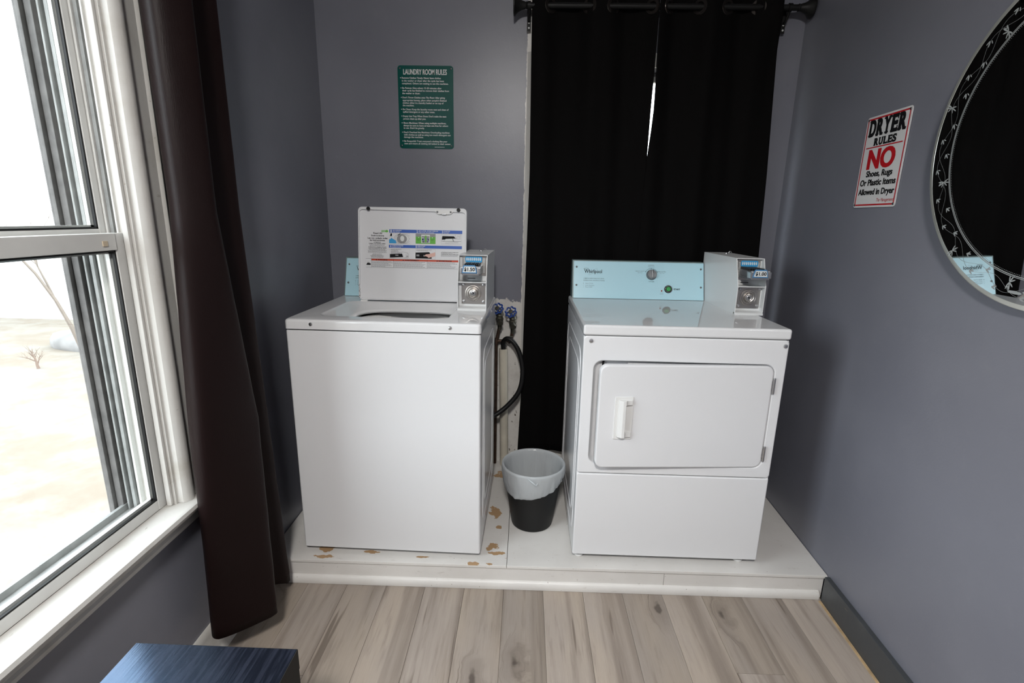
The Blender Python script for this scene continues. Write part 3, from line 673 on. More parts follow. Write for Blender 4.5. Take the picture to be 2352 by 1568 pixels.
# ================================================================ washer
washer = empty('washing_machine', (.1405, .0322, PL), -.018, 'white top-load washing machine with its lid standing open', 'washing machine')
WW, WD, WT, WS = .7165, .66, .968, .9305
_r = rrect(0, WW, 0, WD, .008, 5)
_in = lambda d: [(min(max(a, d), WW - d), min(max(b, d), WD - d)) for a, b in rrect(d * .5, WW - d * .5, d * .5, WD - d * .5, .008, 5)]
bm = BM(); vs = loops(bm, [[(a, b, w) for a, b in sh] for sh, w in ((_in(.004), .022), (rrect(.001, WW - .001, .001, WD - .001, .007, 5), .0235), (_r, .027), (_r, WS - .009), (rrect(.001, WW - .001, .001, WD - .001, .007, 5), WS - .0055), (rrect(.004, WW - .004, .004, WD - .004, .005, 5), WS - .004), (rrect(.02, WW - .02, .02, WD - .02, .004, 5), WS - .004), (rrect(.02, WW - .02, .02, WD - .02, .004, 5), .03))]); bm.faces.new(vs[0]); obj('cabinet', bm, enamel, washer)
bm = BM(); loops(bm, [[(a, b, w) for a, b in rrect(.006, WW - .006, .006, WD - .01, .004, 5)] for w in (WS - .006, WS + .003)]); obj('seam_gap', bm, black_p, washer)
for x in (.05, WW - .05):
    for y in (.06, WD - .06):
        bm = BM(); lathe(bm, [(.018, 0), (.018, .006), (.009, .008), (.009, .023)], 16, (x, y, .0005)); obj('foot', bm, black_p, washer)
# top deck with basin
C2 = Vector((.36, .25))
outer = rrect(-.002, WW + .002, -.004, WD, .014, 5)
angs = sorted(set([2 * PI * k / 96 for k in range(96)] + [math.atan2(p[1] - C2.y, p[0] - C2.x) % (2 * PI) for p in outer]))
def inset(sh, d):
    c = Vector((sum(p[0] for p in sh) / len(sh), sum(p[1] for p in sh) / len(sh))); xs = [p[0] for p in sh]; ys = [p[1] for p in sh]; w = (max(xs) - min(xs)) / 2; h = (max(ys) - min(ys)) / 2
    return [(c.x + (p[0] - c.x) * (w - d) / w, c.y + (p[1] - c.y) * (h - d) / h) for p in sh]
rim = rrect(.083, .592, .073, .428, .045, 8)
hole = [(.378 + .203 * math.copysign(abs(math.cos(a)) ** .62, math.cos(a)), .238 + .140 * math.copysign(abs(math.sin(a)) ** .62, math.sin(a))) for a in [2 * PI * k / 120 for k in range(120)]]
spec = [(outer, WS + .001), (outer, WT - .010), (inset(outer, .002), WT - .004), (inset(outer, .008), WT), (rim, WT), (inset(rim, .006), WT - .002), (inset(rim, .014), WT - .007), (inset(hole, -.012), WT - .024), (inset(hole, -.003), WT - .028), (hole, WT - .034), (inset(hole, -.004), WT - .040)]
bm = BM(); loops(bm, [[(p.x, p.y, w) for p in polar(sh, C2, angs)] for sh, w in spec]); obj('top_deck', bm, enamel_top, washer, angle=50)
bm = BM(); lathe(bm, [(.238, .50), (.238, .925), (.244, .925), (.244, .50)], 48, (.375, .262, 0), capend=False); lathe(bm, [(.238, .50), (0, .49)], 48, (.375, .262, 0), capend=False); obj('outer_tub', bm, black_matte, washer)
bm = BM(); lathe(bm, [(.225, .55), (.228, .88), (.227, .908), (.218, .916), (.204, .912), (.196, .895), (.196, .84), (.212, .82), (.212, .55), (.12, .54), (.06, .60), (.05, .80), (.03, .82), (0, .82)], 48, (.375, .258, 0), capend=False); obj('wash_basket', bm, plastic_w, washer)
for x in (.0972, .6062): screw(washer, (x, -.004, .9505), (0, -1, 0), .0068, chrome)
pb = Plane((.0, .3945, WT - .0225), (1, 0, 0), (0, .023, .0165))
bm = BM(); rect(bm, pb, .275, .435, .002, .024, .0006); text(bm, pb, 'Whirlpool', .280, .305, .017, .004, .02, h=.001, mi=1); barcode(bm, pb, .345, .385, .0145, .0205, 1, .001); barcode(bm, pb, .345, .380, .004, .010, 1, .001); rect(bm, pb, .4225, .428, .003, .0175, .001, 1); fine_lines(bm, pb, .280, .300, .009, 1, .004, .002, 1, .001); fine_lines(bm, pb, .318, .335, .020, 2, .003, .0012, 1, .001); fine_lines(bm, pb, .318, .335, .009, 2, .003, .0012, 1, .001); fine_lines(bm, pb, .395, .418, .006, 2, .003, .0012, 1, .001)
obj('serial_label', bm, [sticker, print_k], washer)
console(washer, .016, .590, .556, WT, False)
coin_box(washer, .5935, .1185, .255, .385, WT, .222, '$1.50')
for k, (a, b, c, d_) in enumerate(((.10, .56, .10, .84), (.15, .51, .16, .78))): ridge(washer, WW - .0003, rrect(a, b, c, d_, .05, 5))
# lid
ln = math.radians(7); LP = Plane((0, .43, WT + .002), (1, 0, 0), (0, math.sin(ln), math.cos(ln)))
LX0, LX1, LY0, LY1 = .127, .604, .003, .4065
bm = plate(LP, LX0, LX1, LY0, LY1, .018, .010, -.012, .003)
t = BM(); o_ = rrect(LX0, LX1, LY0, LY1, .018, 6); i_ = rrect(LX0 + .0065, LX1 - .0065, LY0 + .0065, LY1 - .012, .014, 6)
i2 = [(a, b - (.006 if b > LY1 - .03 and a > .29 else 0)) for a, b in i_]
loops(t, [[LP.p(*p, -.004) for p in o_], [LP.p(*p, .004) for p in o_], [LP.p(*p, .0062) for p in inset(o_, .0016)], [LP.p(*p, .0062) for p in inset(i2, -.001)], [LP.p(*p, .0045) for p in i2], [LP.p(*p, -.0025) for p in i2]]); merge(bm, t)
lid = obj('lid', bm, enamel, washer)
bm = BM(); prism(bm, [LP.p(a, b, -.002) for a, b in ((.458, .398), (.4665, .3925), (.4725, .3835), (.481, .379), (.531, .379), (.539, .3835), (.545, .3925), (.553, .398))], LP.n * .0085, bev=.0012); obj('latch_plate', bm, plastic_w, lid)
for x in (.4765, .5345): screw(lid, LP.p(x, .3895, .0065), LP.n, .0042, steel_dark)
bm = BM(); prism(bm, [LP.p(a, b, .0065) for a, b in ((.497, .377), (.513, .377), (.515, .382), (.495, .382))], LP.n * .004, bev=.001); obj('latch_strike', bm, chrome, lid)
for x in (.1745, .5685):
    bm = BM(); lathe(bm, [(.0078, 0), (.0080, .006), (.0062, .0095), (.0035, .0095), (.003, .007), (0, .007)], 20, LP.p(x, .3985, .005), LP.n); obj('lid_bumper', bm, rubber, lid)
for x in (.15, .58):
    bm = BM(); lathe(bm, [(.007, 0), (.007, .03)], 14, (x - .015, .432, WT - .001), (1, 0, 0)); obj('lid_hinge', bm, plastic_w, lid)
PLD = Plane(LP.p(0, 0, -.002), LP.r, LP.u)
bm = BM(); h1, h2, h3 = .0004, .0007, .0010
K, WHT, BLU, ORG, GRN, LBL, GRY, SKN = range(8)
for a, b, c, d_ in ((.2637, .5845, .2985, .3125), (.2615, .5835, .2335, .2463)): rect(bm, PLD, a, b, c, d_, h1, BLU)
def head(n, x, y, s1, s2, w):
    text(bm, PLD, n, x + .003, x + .0085, y, .0095, .03, h=h2, mi=WHT); text(bm, PLD, s1, x + .0115, x + .0115 + w, y + .0048, .0042, .02, h=h2, mi=WHT); text(bm, PLD, s2, x + .0115, x + .0115 + w * .8, y - .0002, .0036, .01, h=h2, mi=WHT)
head('1', .2655, .3008, 'ADD DETERGENT', 'Agregue detergente', .041); head('2', .381, .3008, 'ADD CLOTHES - DO NOT OVERLOAD', 'Ponga la ropa - No sobrecargue', .086); head('3', .4925, .3008, 'CLOSE LID', 'Cierre la tapa', .026)
head('4', .2635, .2355, 'COMPLETE PROCESS', 'Complete el proceso', .050); head('5', .377, .2355, 'PRESS START', 'Presione inicio', .034)
pics = [(.2637, .3543, .2527, .2955), (.3801, .4674, .2535, .2965), (.4922, .580, .2545, .2970), (.2639, .353, .1889, .2292), (.3795, .4668, .1887, .2306)]
for i, (a, b, c, d_) in enumerate(pics):
    strokes(bm, PLD, [(a, c), (b, c), (b, d_), (a, d_)], .0007, h1, GRY, True)
    m_, w_, q_ = (a + b) / 2, b - a, d_ - c
    if i == 0:
        disc(bm, PLD, m_ + .012, c + q_ * .48, .030, .021, h1, WHT); disc(bm, PLD, m_ + .010, c + q_ * .46, .0225, .0185, h2, GRY, 28); disc(bm, PLD, m_ + .012, c + q_ * .5, .009, .012, h3, WHT)
        for r in (.030, .036): strokes(bm, PLD, [(m_ + .012 + r * math.cos(t_), c + q_ * .48 + r * .62 * math.sin(t_)) for t_ in [2 * PI * k / 24 for k in range(25)] if abs(m_ + .012 + r * math.cos(t_) - m_) < w_ / 2 and abs(r * .62 * math.sin(t_)) < q_ / 2], .0007, h2, K)
        poly(bm, [PLD.p(x, y, h3) for x, y in ((a - .001, c), (a + .031, c), (a + .029, c + .012), (a + .014, c + .020), (a + .010, c + .024), (a + .004, c + .018), (a - .001, c + .016))], LBL); poly(bm, [PLD.p(x, y, h3) for x, y in ((a + .003, d_ - .012), (a + .011, d_ - .012), (a + .012, d_ - .001), (a + .006, d_))], K)
        strokes(bm, PLD, [(m_ - .008, c + q_ * .8), (m_ + .004, d_)], .003, h3, K)
    if i == 1:
        rect(bm, PLD, a, b, d_ - .013, d_, h1, GRY); rect(bm, PLD, a, b, c, d_ - .013, h1, GRN); rect(bm, PLD, m_ - .019, m_ + .019, c + .003, d_ - .004, h2, WHT); rect(bm, PLD, m_ - .0165, m_ + .0165, c + .004, d_ - .010, h3, GRY); rect(bm, PLD, m_ - .003, m_ + .004, c + .006, d_ - .008, .0013, GRN)
        for k in range(14): disc(bm, PLD, m_ + random.choice((-1, 1)) * random.uniform(.006, .014), c + random.uniform(.006, .026), .003, .002, .0012, random.choice((WHT, BLU, K)), 8)
        for x in (a + .013, b - .014): text(bm, PLD, 'DO NOT', x - .009, x + .009, c + .018, .003, 0, h=h2, mi=K); text(bm, PLD, 'FILL', x - .005, x + .005, c + .0135, .003, 0, h=h2, mi=K); disc(bm, PLD, x, c + .0265, .0018, h=h2, mi=WHT, n=8)
    if i == 2:
        poly(bm, [PLD.p(x, y, h2) for x, y in ((a + .003, c + .018), (a + .005, d_ - .009), (a + .056, d_ - .009), (a + .062, d_ - .017), (a + .050, c + .022))], K)
        poly(bm, [PLD.p(x, y, h3) for x, y in ((a + .012, c + .012), (a + .020, c + .022), (a + .055, c + .024), (a + .057, c + .012))], WHT)
        for q in (((a, c + .012), (a + .016, c + .010), (b, c + .012)), ((a + .012, c + .012), (a + .020, c + .022), (a + .055, c + .024), (a + .07, c + .026)), ((b - .026, d_ - .002), (b - .026, c + .022), (b - .004, c + .022), (b - .004, d_ - .002)), ((a + .018, c + .004), (b - .012, c + .006)), ((b - .018, c + .026), (b - .018, d_ - .008), (b - .009, d_ - .008), (b - .009, c + .026))): strokes(bm, PLD, q, .0007, h3, K)
        strokes(bm, PLD, ((a + .048, d_ - .010), (a + .054, c + .012)), .0022, .0013, K)
    if i == 3:
        poly(bm, [PLD.p(x, y, h2) for x, y in ((a + .002, c + .002), (a + .002, c + .017), (a + .056, c + .020), (a + .061, c + .005))], K); rect(bm, PLD, a + .026, a + .040, c + .010, c + .015, h3, GRY)
        strokes(bm, PLD, ((b - .034, c + .022), (b - .034, d_ - .013), (b - .008, d_ - .016), (b - .004, c + .004), (b - .026, c + .002)), .0007, h3, K); strokes(bm, PLD, ((b - .015, c + .004), (b - .015, c + .020), (b - .006, c + .020), (b - .006, c + .004)), .0007, h3, K, True); disc(bm, PLD, b - .0105, c + .009, .003, h=.0013, mi=GRY, n=10)
        fine_lines(bm, PLD, a + .006, a + .055, d_ - .002, 5, .0042, .0018, GRY, h3)
    if i == 4:
        poly(bm, [PLD.p(x, y, h2) for x, y in ((a, c + .001), (a, c + .026), (a + .060, c + .029), (a + .068, c + .020), (a + .072, c + .001))], K); rect(bm, PLD, a + .004, a + .017, c + .010, c + .018, h3, GRY); disc(bm, PLD, a + .038, c + .013, .0035, h=h3, mi=GRY, n=12)
        poly(bm, [PLD.p(x, y, .0013) for x, y in ((a + .039, c + .011), (a + .045, c + .019), (a + .060, c + .021), (b, c + .029), (b, c + .012), (a + .072, c + .008), (a + .058, c + .004), (a + .052, c + .009), (a + .046, c + .011))], SKN)
        fine_lines(bm, PLD, a + .004, b - .006, d_ - .003, 2, .004, .0016, GRY, h2)
text(bm, PLD, 'Read All', .193, .2315, .2915, .0072, .02, h=h2, mi=K); text(bm, PLD, 'Instructions', .184, .2405, .2815, .0072, .02, h=h2, mi=K)
text(bm, PLD, 'Lea con cuidado todas', .1675, .2555, .2705, .0070, .02, h=h2, mi=K); text(bm, PLD, 'las instrucciones.', .177, .245, .2615, .0070, .02, h=h2, mi=K)
text(bm, PLD, 'ATTENTION', .194, .2255, .2540, .0036, .02, h=h2, mi=K); text(bm, PLD, 'FABRIC SOFTENER USERS:', .173, .247, .2487, .0036, .02, h=h2, mi=K)
fine_lines(bm, PLD, .172, .247, .2465, 2, .0042, .0018, GRY, h2, True)
text(bm, PLD, 'ATENCION A AQUELLOS QUE', .170, .250, .2335, .0036, .02, h=h2, mi=K); text(bm, PLD, 'USAN SUAVIZANTE DE TELAS', .170, .250, .2280, .0036, .02, h=h2, mi=K)
fine_lines(bm, PLD, .166, .253, .2255, 4, .0042, .0018, GRY, h2, True); fine_lines(bm, PLD, .178, .240, .206, 3, .0042, .0018, GRY, h2, True); fine_lines(bm, PLD, .180, .240, .1975, 3, .0036, .0018, GRY, h2, True)
poly(bm, [PLD.p(x, y, h1) for x, y in ((.2295, .300), (.2515, .3005), (.2515, .298), (.2605, .3045), (.2515, .311), (.2515, .3085), (.2295, .308))], GRN); fine_lines(bm, PLD, .232, .251, .3065, 2, .0036, .0014, WHT, h2)
text(bm, PLD, 'ATTENTION IN CASE OF VIBRATION', .492, .568, .2165, .0030, .02, h=h2, mi=K); fine_lines(bm, PLD, .492, .570, .2145, 1, .004, .0014, GRY, h2); text(bm, PLD, 'ATENCION EN CASO DE VIBRACION', .492, .568, .2080, .0030, .02, h=h2, mi=K); fine_lines(bm, PLD, .492, .570, .2060, 2, .0036, .0014, GRY, h2)
# warning strip
strokes(bm, PLD, ((.1577, .1470), (.590, .1470), (.590, .1845), (.1577, .1845)), .0007, h1, K, True); rect(bm, PLD, .1835, .589, .1765, .184, h1, ORG)
for x in (.1828, .2814, .431): rect(bm, PLD, x - .0004, x + .0004, .147, .1845, h2, K)
for x0_, x1_, s in ((.205, .255, 'WARNING'), (.325, .395, 'AVERTISSEMENT'), (.475, .540, 'ADVERTENCIA')):
    text(bm, PLD, s, x0_ + .006, x1_, .1778, .0048, .03, h=h2, mi=K); poly(bm, [PLD.p(x0_ - .003, .1778, h2), PLD.p(x0_ + .003, .1778, h2), PLD.p(x0_, .183, h2)], K)
for x0_, x1_ in ((.185, .280), (.2835, .429), (.433, .587)): fine_lines(bm, PLD, x0_, x1_, .1735, 6, .0044, .0016, GRY, h2)
poly(bm, [PLD.p(.161 + x, .157 + y, h2) for x, y in ((0, 0), (.018, 0), (.019, .004), (.016, .009), (.014, .005), (.013, .013), (.010, .007), (.008, .015), (.006, .007), (.003, .010), (.002, .005), (0, .003))], K)
obj('instruction_label', bm, [print_k, print_w, print_blue, print_or, print_green, print_lblue, grey_pic, skin_pic], lid)
bm = BM()
for k in range(9): disc(bm, LP, LX0 + random.uniform(.001, .006), .012 + k * .0075 + random.uniform(-.002, .002), random.uniform(.001, .0026), random.uniform(.001, .004), .0066, 0, 7, random.random())
obj('rust_speck', bm, mat('dark_rust', (.06, .045, .03), .8), lid)

# ================================================================ dryer
dryer = empty('clothes_dryer', (1.2286, .0373, PL), 0, 'white front-load clothes dryer with its door ajar beside the right wall', 'dryer')
DW, DD, DT, DS, DB = .737, .70, .9717, .9315, .3855
bm = BM(); box(bm, (0, .006, .024), (.012, DD, DS - .003), .003); box(bm, (DW - .012, .006, .024), (DW, DD, DS - .003), .003); box(bm, (.012, DD - .012, .024), (DW - .012, DD, DS - .003)); box(bm, (.012, .016, .024), (DW - .012, DD - .012, .034)); box(bm, (.012, .07, .034), (DW - .012, .076, DS - .004)); box(bm, (.012, .016, DS - .012), (DW - .012, DD - .012, DS - .004))
obj('cabinet', bm, enamel, dryer)
bm = BM(); box(bm, (.006, .010, DS - .004), (DW - .006, DD - .01, DS + .004)); obj('seam_gap', bm, black_p, dryer); bm = BM(); box(bm, (.008, .012, DB - .004), (DW - .008, .03, DB + .004)); obj('seam_gap', bm, black_p, dryer)
bm = BM(); box(bm, (-.002, -.005, DS + .001), (DW + .002, DD, DT), .009, 4); obj('top_panel', bm, enamel_top, dryer)
FO = rrect(.0005, DW - .0005, DB + .0015, DS - .0015, .012, 6); HO = rrect(.043, .699, .428, .838, .034, 6)
def at(sh, v): return [(p[0], v, p[1]) for p in sh]
bm = BM(); vs = loops(bm, [at(FO, .018), at(FO, .004), at(inset(FO, .0016), .001), at(inset(FO, .005), 0), at(inset(HO, -.004), 0), at(inset(HO, -.001), .0015), at(HO, .005), at(inset(HO, .006), .020), at(inset(HO, .014), .030)]); bm.faces.new(vs[-1]); obj('front_panel', bm, enamel, dryer, angle=50)
bm = BM(); box(bm, (.0005, 0, .024), (DW - .0005, .018, DB - .0015), .0055, 3); obj('toe_panel', bm, enamel, dryer)
for x in (.030, .676):
    for y in (.035, DD - .05):
        bm = BM(); lathe(bm, [(.017, 0), (.019, .004), (.017, .009), (.011, .011), (.016, .014), (.016, .018), (.009, .020), (.009, .026)], 18, (x, y, .0005)); obj('foot', bm, plastic_w, dryer)
for x, w in ((.0275, .912), (.7225, .909)): screw(dryer, (x, 0, w), (0, -1, 0), .0078)
for a, b, c, d_ in ((.06, .64, .08, .86), (.11, .59, .14, .80)): ridge(dryer, .0004, rrect(a, b, c, d_, .06, 5))
pr_ = Plane((0, .0195, 0), (1, 0, 0), (0, 0, 1)); bm = BM(); rect(bm, pr_, .17, .42, .800, .829, .0005); text(bm, pr_, 'Whirlpool', .183, .207, .8205, .0045, .02, h=.001, mi=1); text(bm, pr_, 'MFG', .216, .222, .8205, .003, .02, h=.001, mi=1); barcode(bm, pr_, .240, .282, .816, .8255, 1, .001); disc(bm, pr_, .345, .824, .003, .0015, .001, 1, 10)
rect(bm, pr_, .075, .083, .70, .834, .0006, 1)
obj('rating_label', bm, [sticker, print_k], dryer)
# door
dr = .637; bm = BM(); DO = rrect(-dr, 0, .431, .833, .028, 6)
vs = loops(bm, [at(DO, .022), at(DO, .004), at(inset(DO, .002), .0008), at(inset(DO, .006), 0)]); bm.faces.new(vs[0]); bm.faces.new(vs[-1])
door = obj('door', bm, enamel, dryer, angle=50, loc=(.697, -.001, 0), rotz=math.radians(3.62))
hx = -.576
bm = BM(); t = rrect(hx, hx + .067, .549, .714, .004, 4)
vs = loops(bm, [at(t, .002), at(t, -.003), at(inset(t, .002), -.0042)]); bm.faces.new(vs[-1]); 
prism(bm, [(hx + .012, y, .562) for y in (0,)] + [(hx + .012, -.010, .560), (hx + .026, -.022, .560), (hx + .037, -.022, .560), (hx + .040, -.004, .560)], (0, 0, .143), bev=.0015)
for z0_, z1_ in ((.560, .578), (.685, .703)): prism(bm, [(hx + .036, -.003, z0_), (hx + .036, -.020, z0_), (hx + .043, -.013, z0_), (hx + .062, -.011, z0_), (hx + .064, -.003, z0_)], (0, 0, z1_ - z0_), bev=.001)
obj('handle', bm, plastic_w, door)
for z0_, z1_ in ((.729, .789), (.459, .520)):
    bm = BM(); lathe(bm, [(.0042, z0_), (.0046, z0_ + .002), (.0046, z1_ - .002), (.0042, z1_)], 12, (.003, -.003, 0)); box(bm, (-.004, -.002, z0_ + .012), (.006, .004, z1_ - .012), .0008); obj('hinge', bm, chrome, door)
console(dryer, .0149, .6325, .6177, DT, True)
coin_box(dryer, .6365, .1135, .263, .425, DT, .2255, '$1.00')

# ================================================================ signs
def spline(pts, n=8):
    pts = [Vector(p) for p in pts]; out = []
    for i in range(len(pts) - 1):
        p0, p1, p2, p3 = pts[max(i - 1, 0)], pts[i], pts[i + 1], pts[min(i + 2, len(pts) - 1)]
        for k in range(n):
            t = k / n; out.append(.5 * ((2 * p1) + (p2 - p0) * t + (2 * p0 - 5 * p1 + 4 * p2 - p3) * t * t + (3 * p1 - p0 - 3 * p2 + p3) * t ** 3))
    out.append(pts[-1]); return out
SW, SH = .266, .370
sp = Plane((.381, D - .0015, 1.765), (1, 0, 0), (0, 0, 1))
sign1 = obj('laundry_rules_sign', plate(sp, 0, SW, 0, SH, .014, .0018, 0, .0005), sign_green)
tagset(sign1, 'green metal sign with white laundry room rules on the back wall', 'sign')
s1 = Plane(sp.p(0, 0, .0018), sp.r, sp.u)
nx = lambda zx, zy: (zx - (155 + (zy - 135) * .042)) / (875 - (zy - 135) * .023) * SW
ny = lambda zy: (1 - (zy - 135) / 1315) * SH
bm = BM(); text(bm, s1, 'LAUNDRY ROOM RULES', nx(250, 230), nx(930, 230), ny(275), .0225, .012, res=4, smear=.0004); obj('heading_lettering', bm, print_w, sign1)
RULES = [(328, 228, 838, 'Remove Clothes Timely: Never leave clothes', 1), (372, 230, 887, 'in the washer or dryer after the cycle has been', 0), (414, 232, 957, 'completed. Others are waiting to use the machines.', 0),
 (485, 237, 852, 'Be Patient: Give others 15-20 minutes after', 1), (525, 238, 968, 'their cycle has finished to remove their clothes from', 0), (567, 238, 518, 'the washer or dryer.', 0),
 (633, 243, 905, "Don't Throw Clothes onto The Floor: After giving", 1), (677, 246, 930, "appropriate leeway, place other people's finished", 0), (718, 246, 885, 'clothes either in a laundry basket or on top of', 0), (758, 247, 425, 'the machine.', 0),
 (820, 250, 965, 'Be Clean: Keep the laundry room neat and clean of', 1), (860, 253, 750, 'spilled detergent or any other mess.', 0), (928, 256, 930, "Empty Lint Trap When Done: Don't make the next", 1), (970, 258, 612, 'person clean up after you.', 0),
 (1037, 261, 930, 'Share Machines: When using multiple machines,', 1), (1078, 263, 960, 'always be sure to leave at least one free for others', 0), (1118, 265, 590, "to use. Don't be greedy.", 0),
 (1187, 268, 985, "Don't Overload the Machines: Overloading machines", 1), (1227, 271, 1000, 'with clothes as well as using too much detergent can', 0), (1265, 272, 577, 'damage the machines.', 0),
 (1330, 277, 950, "Be Respectful: Treat everyone's clothing like your", 1), (1370, 280, 1005, 'own and return all clothing left behind to their owner.', 0)]
bm = BM()
for zy, a, b, s, bul in RULES:
    text(bm, s1, s, nx(a, zy), nx(b, zy), ny(zy + 13), .0074, .010, res=3, smear=.00022)
    if bul: disc(bm, s1, nx(a - 20, zy), ny(zy), .0022, n=10)
fine_lines(bm, s1, nx(755, 1425), nx(970, 1425), ny(1420), 1, .003, .0018)
obj('rule_lettering', bm, print_w, sign1)
for x, y in ((.011, SH - .013), (SW - .011, SH - .013), (.011, .013), (SW - .012, .013)): screw(sign1, s1.p(x, y, 0), s1.n, .0042, steel_dark, 'nail_head')

DWd, DHt = .232, .311
dp = Plane((rx(.2485) - .001, .2485, 1.503), (-RS, -1, 0), (0, 0, 1))
dp = Plane(dp.p(0, 0, .0005), dp.r, dp.u)
sign2 = obj('dryer_rules_sign', plate(dp, 0, DWd, 0, DHt, .010, .0018, 0, .0005), sign_white)
tagset(sign2, 'white and red metal dryer rules sign on the right wall', 'sign')
d2 = Plane(dp.p(0, 0, .0018), dp.r, dp.u)
def bx_(bm, x0, x1, y0, y1, mi=0): rect(bm, d2, x0 * DWd, x1 * DWd, (1 - y1) * DHt, (1 - y0) * DHt, .0006, mi)
bm = BM(); t = rrect(.0065, DWd - .0065, .0065, DHt - .0065, .006, 4); ti = rrect(.0115, DWd - .0115, .0115, DHt - .0115, .004, 4)
loops(bm, [[d2.p(*p, .0005) for p in t], [d2.p(*p, .0005) for p in ti]]); bx_(bm, .085, .915, .334, .346); obj('red_border', bm, print_red, sign2)
def slab_word(bm, word, x0, x1, y0, y1, wts):
    """bold letters with slab serifs, normalised sign coordinates (y down)"""
    tot = sum(wts) + .03 * (len(word) - 1) * sum(wts) / len(wts); k = (x1 - x0) / tot; gap = .03 * sum(wts) / len(wts) * k; x = x0; H = (y1 - y0) * DHt; Bs = (1 - y1) * DHt; th = H * .105
    for ch, w in zip(word, wts):
        w *= k; a, b = x * DWd, (x + w) * DWd; W_ = b - a; ins = W_ * .10
        text(bm, d2, ch, a + (ins if ch not in 'YS' else W_ * .04), b - (ins * .3 if ch not in 'YU' else (W_ * .04 if ch == 'Y' else ins)), Bs, H * .99, .040, h=.0006, res=4, smear=W_ * .045)
        st = W_ * .30
        def sl(xa, xb, top): rect(bm, d2, xa, xb, Bs + H - th if top else Bs, Bs + H if top else Bs + th, .0009)
        if ch in 'DRELB': sl(a, a + ins + st + W_ * .06, True); sl(a, a + ins + st + W_ * .06, False)
        if ch == 'R': sl(b - W_ * .36, b + W_ * .05, False)
        if ch == 'Y': sl(a - W_ * .03, a + W_ * .42, True); sl(b - W_ * .42, b + W_ * .03, True); sl(a + W_ * .24, b - W_ * .24, False)
        if ch == 'E': rect(bm, d2, b - W_ * .14, b, Bs, Bs + H * .32, .0009); rect(bm, d2, b - W_ * .14, b, Bs + H * .70, Bs + H, .0009); rect(bm, d2, b - W_ * .32, b - W_ * .2, Bs + H * .36, Bs + H * .66, .0009)
        if ch == 'L': rect(bm, d2, b - W_ * .14, b, Bs, Bs + H * .34, .0009)
        if ch == 'U': sl(a, a + W_ * .44, True); sl(b - W_ * .38, b + W_ * .02, True)
        if ch == 'S': rect(bm, d2, a + W_ * .02, a + W_ * .13, Bs, Bs + H * .30, .0009); rect(bm, d2, b - W_ * .15, b - W_ * .04, Bs + H * .70, Bs + H, .0009)
        x += w + gap
bm = BM(); slab_word(bm, 'DRYER', .080, .920, .045, .212, (1.05, 1.05, 1.0, .95, 1.08)); slab_word(bm, 'RULES', .252, .765, .246, .320, (1.05, 1.05, .95, .95, .9)); obj('heading_lettering', bm, print_k, sign2)
tx = lambda bm, s, x0, x1, y1, cap, bold, **k: text(bm, d2, s, x0 * DWd, x1 * DWd, (1 - y1) * DHt, cap * DHt, bold, res=4, **k)
bm = BM(); tx(bm, 'NO', .185, .805, .570, .198, .030, smear=.0022); obj('large_no_lettering', bm, print_red, sign2)
bm = BM(); tx(bm, 'Shoes, Rugs', .205, .815, .660, .062, .028, smear=.00055); tx(bm, 'Or Plastic Items', .09, .92, .757, .064, .028, smear=.00055); tx(bm, 'Allowed in Dryer', .085, .93, .858, .062, .028, smear=.00055); obj('rule_lettering', bm, print_k, sign2)
bm = BM(); tx(bm, 'The Management', .565, .95, .940, .036, 0., shear=.35); obj('signature_lettering', bm, print_red, sign2)
for x, y in ((.0095, DHt - .0095), (DWd - .0095, DHt - .0095), (.0095, .0095), (DWd - .0095, .0095)): screw(sign2, d2.p(x, y, 0), d2.n, .004, steel_dark, 'nail_head')

# ================================================================ round mirror on the right wall
my, mz, MR = -.530, 1.650, .402
mk = .022 / (rx(my) - cam.location.x)                        # hangs a little off the wall, top leaning out
mc = Vector((rx(my), my, mz)); mc = mc + (Vector((1.0129, -1.7387, 1.444)) - mc) * mk; MR *= 1 - mk
nw = Matrix.Rotation(.025, 3, 'Z') @ Vector((-1, RS, 0)).normalized(); nw = (nw * math.cos(-.0275) + Vector((0, 0, math.sin(-.0275)))).normalized()
mr_ = Vector((0, 0, 1)).cross(nw).normalized()
mp = Plane(mc, mr_, nw.cross(mr_))
mirror = empty('round_mirror', mp.p(0, -MR, 0), 0, 'large frameless round mirror with etched flower border on the right wall', 'mirror')
def mo(name, bm, m):
    o = obj(name, bm, m, mirror); o.matrix_parent_inverse = Matrix.Translation(-mirror.location); return o
bm = BM(); lathe(bm, [(MR - .004, .002), (MR - .004, .0062), (MR - .010, .0074), (0, .0074)], 128, mp.o, mp.n); mo('mirror_glass', bm, mirror_m)
bm = BM(); lathe(bm, [(MR - .005, .0015), (MR, .002), (MR, .0055), (MR - .003, .0068), (MR - .012, .0078), (MR - .013, .0070)], 128, mp.o, mp.n, capend=False); mo('bevelled_edge', bm, rim_m)
m2 = Plane(mp.p(0, 0, .0075), mp.r, mp.u)
bm = BM()
for r, w in ((.3245, .0016), (.3210, .0022)): strokes(bm, m2, [(r * math.cos(2 * PI * k / 160), r * math.sin(2 * PI * k / 160)) for k in range(160)], w, .0002, 0, True)
for k in range(420): a = 2 * PI * k / 420; disc(bm, m2, .3165 * math.cos(a), .3165 * math.sin(a), .0009, n=6, h=.0002)
mo('etched_ring', bm, etch_m)
bm = BM()
def leaf(x, y, a, L, w): disc(bm, m2, x + math.cos(a) * L / 2, y + math.sin(a) * L / 2, L / 2, w, .0002, 0, 8, a)
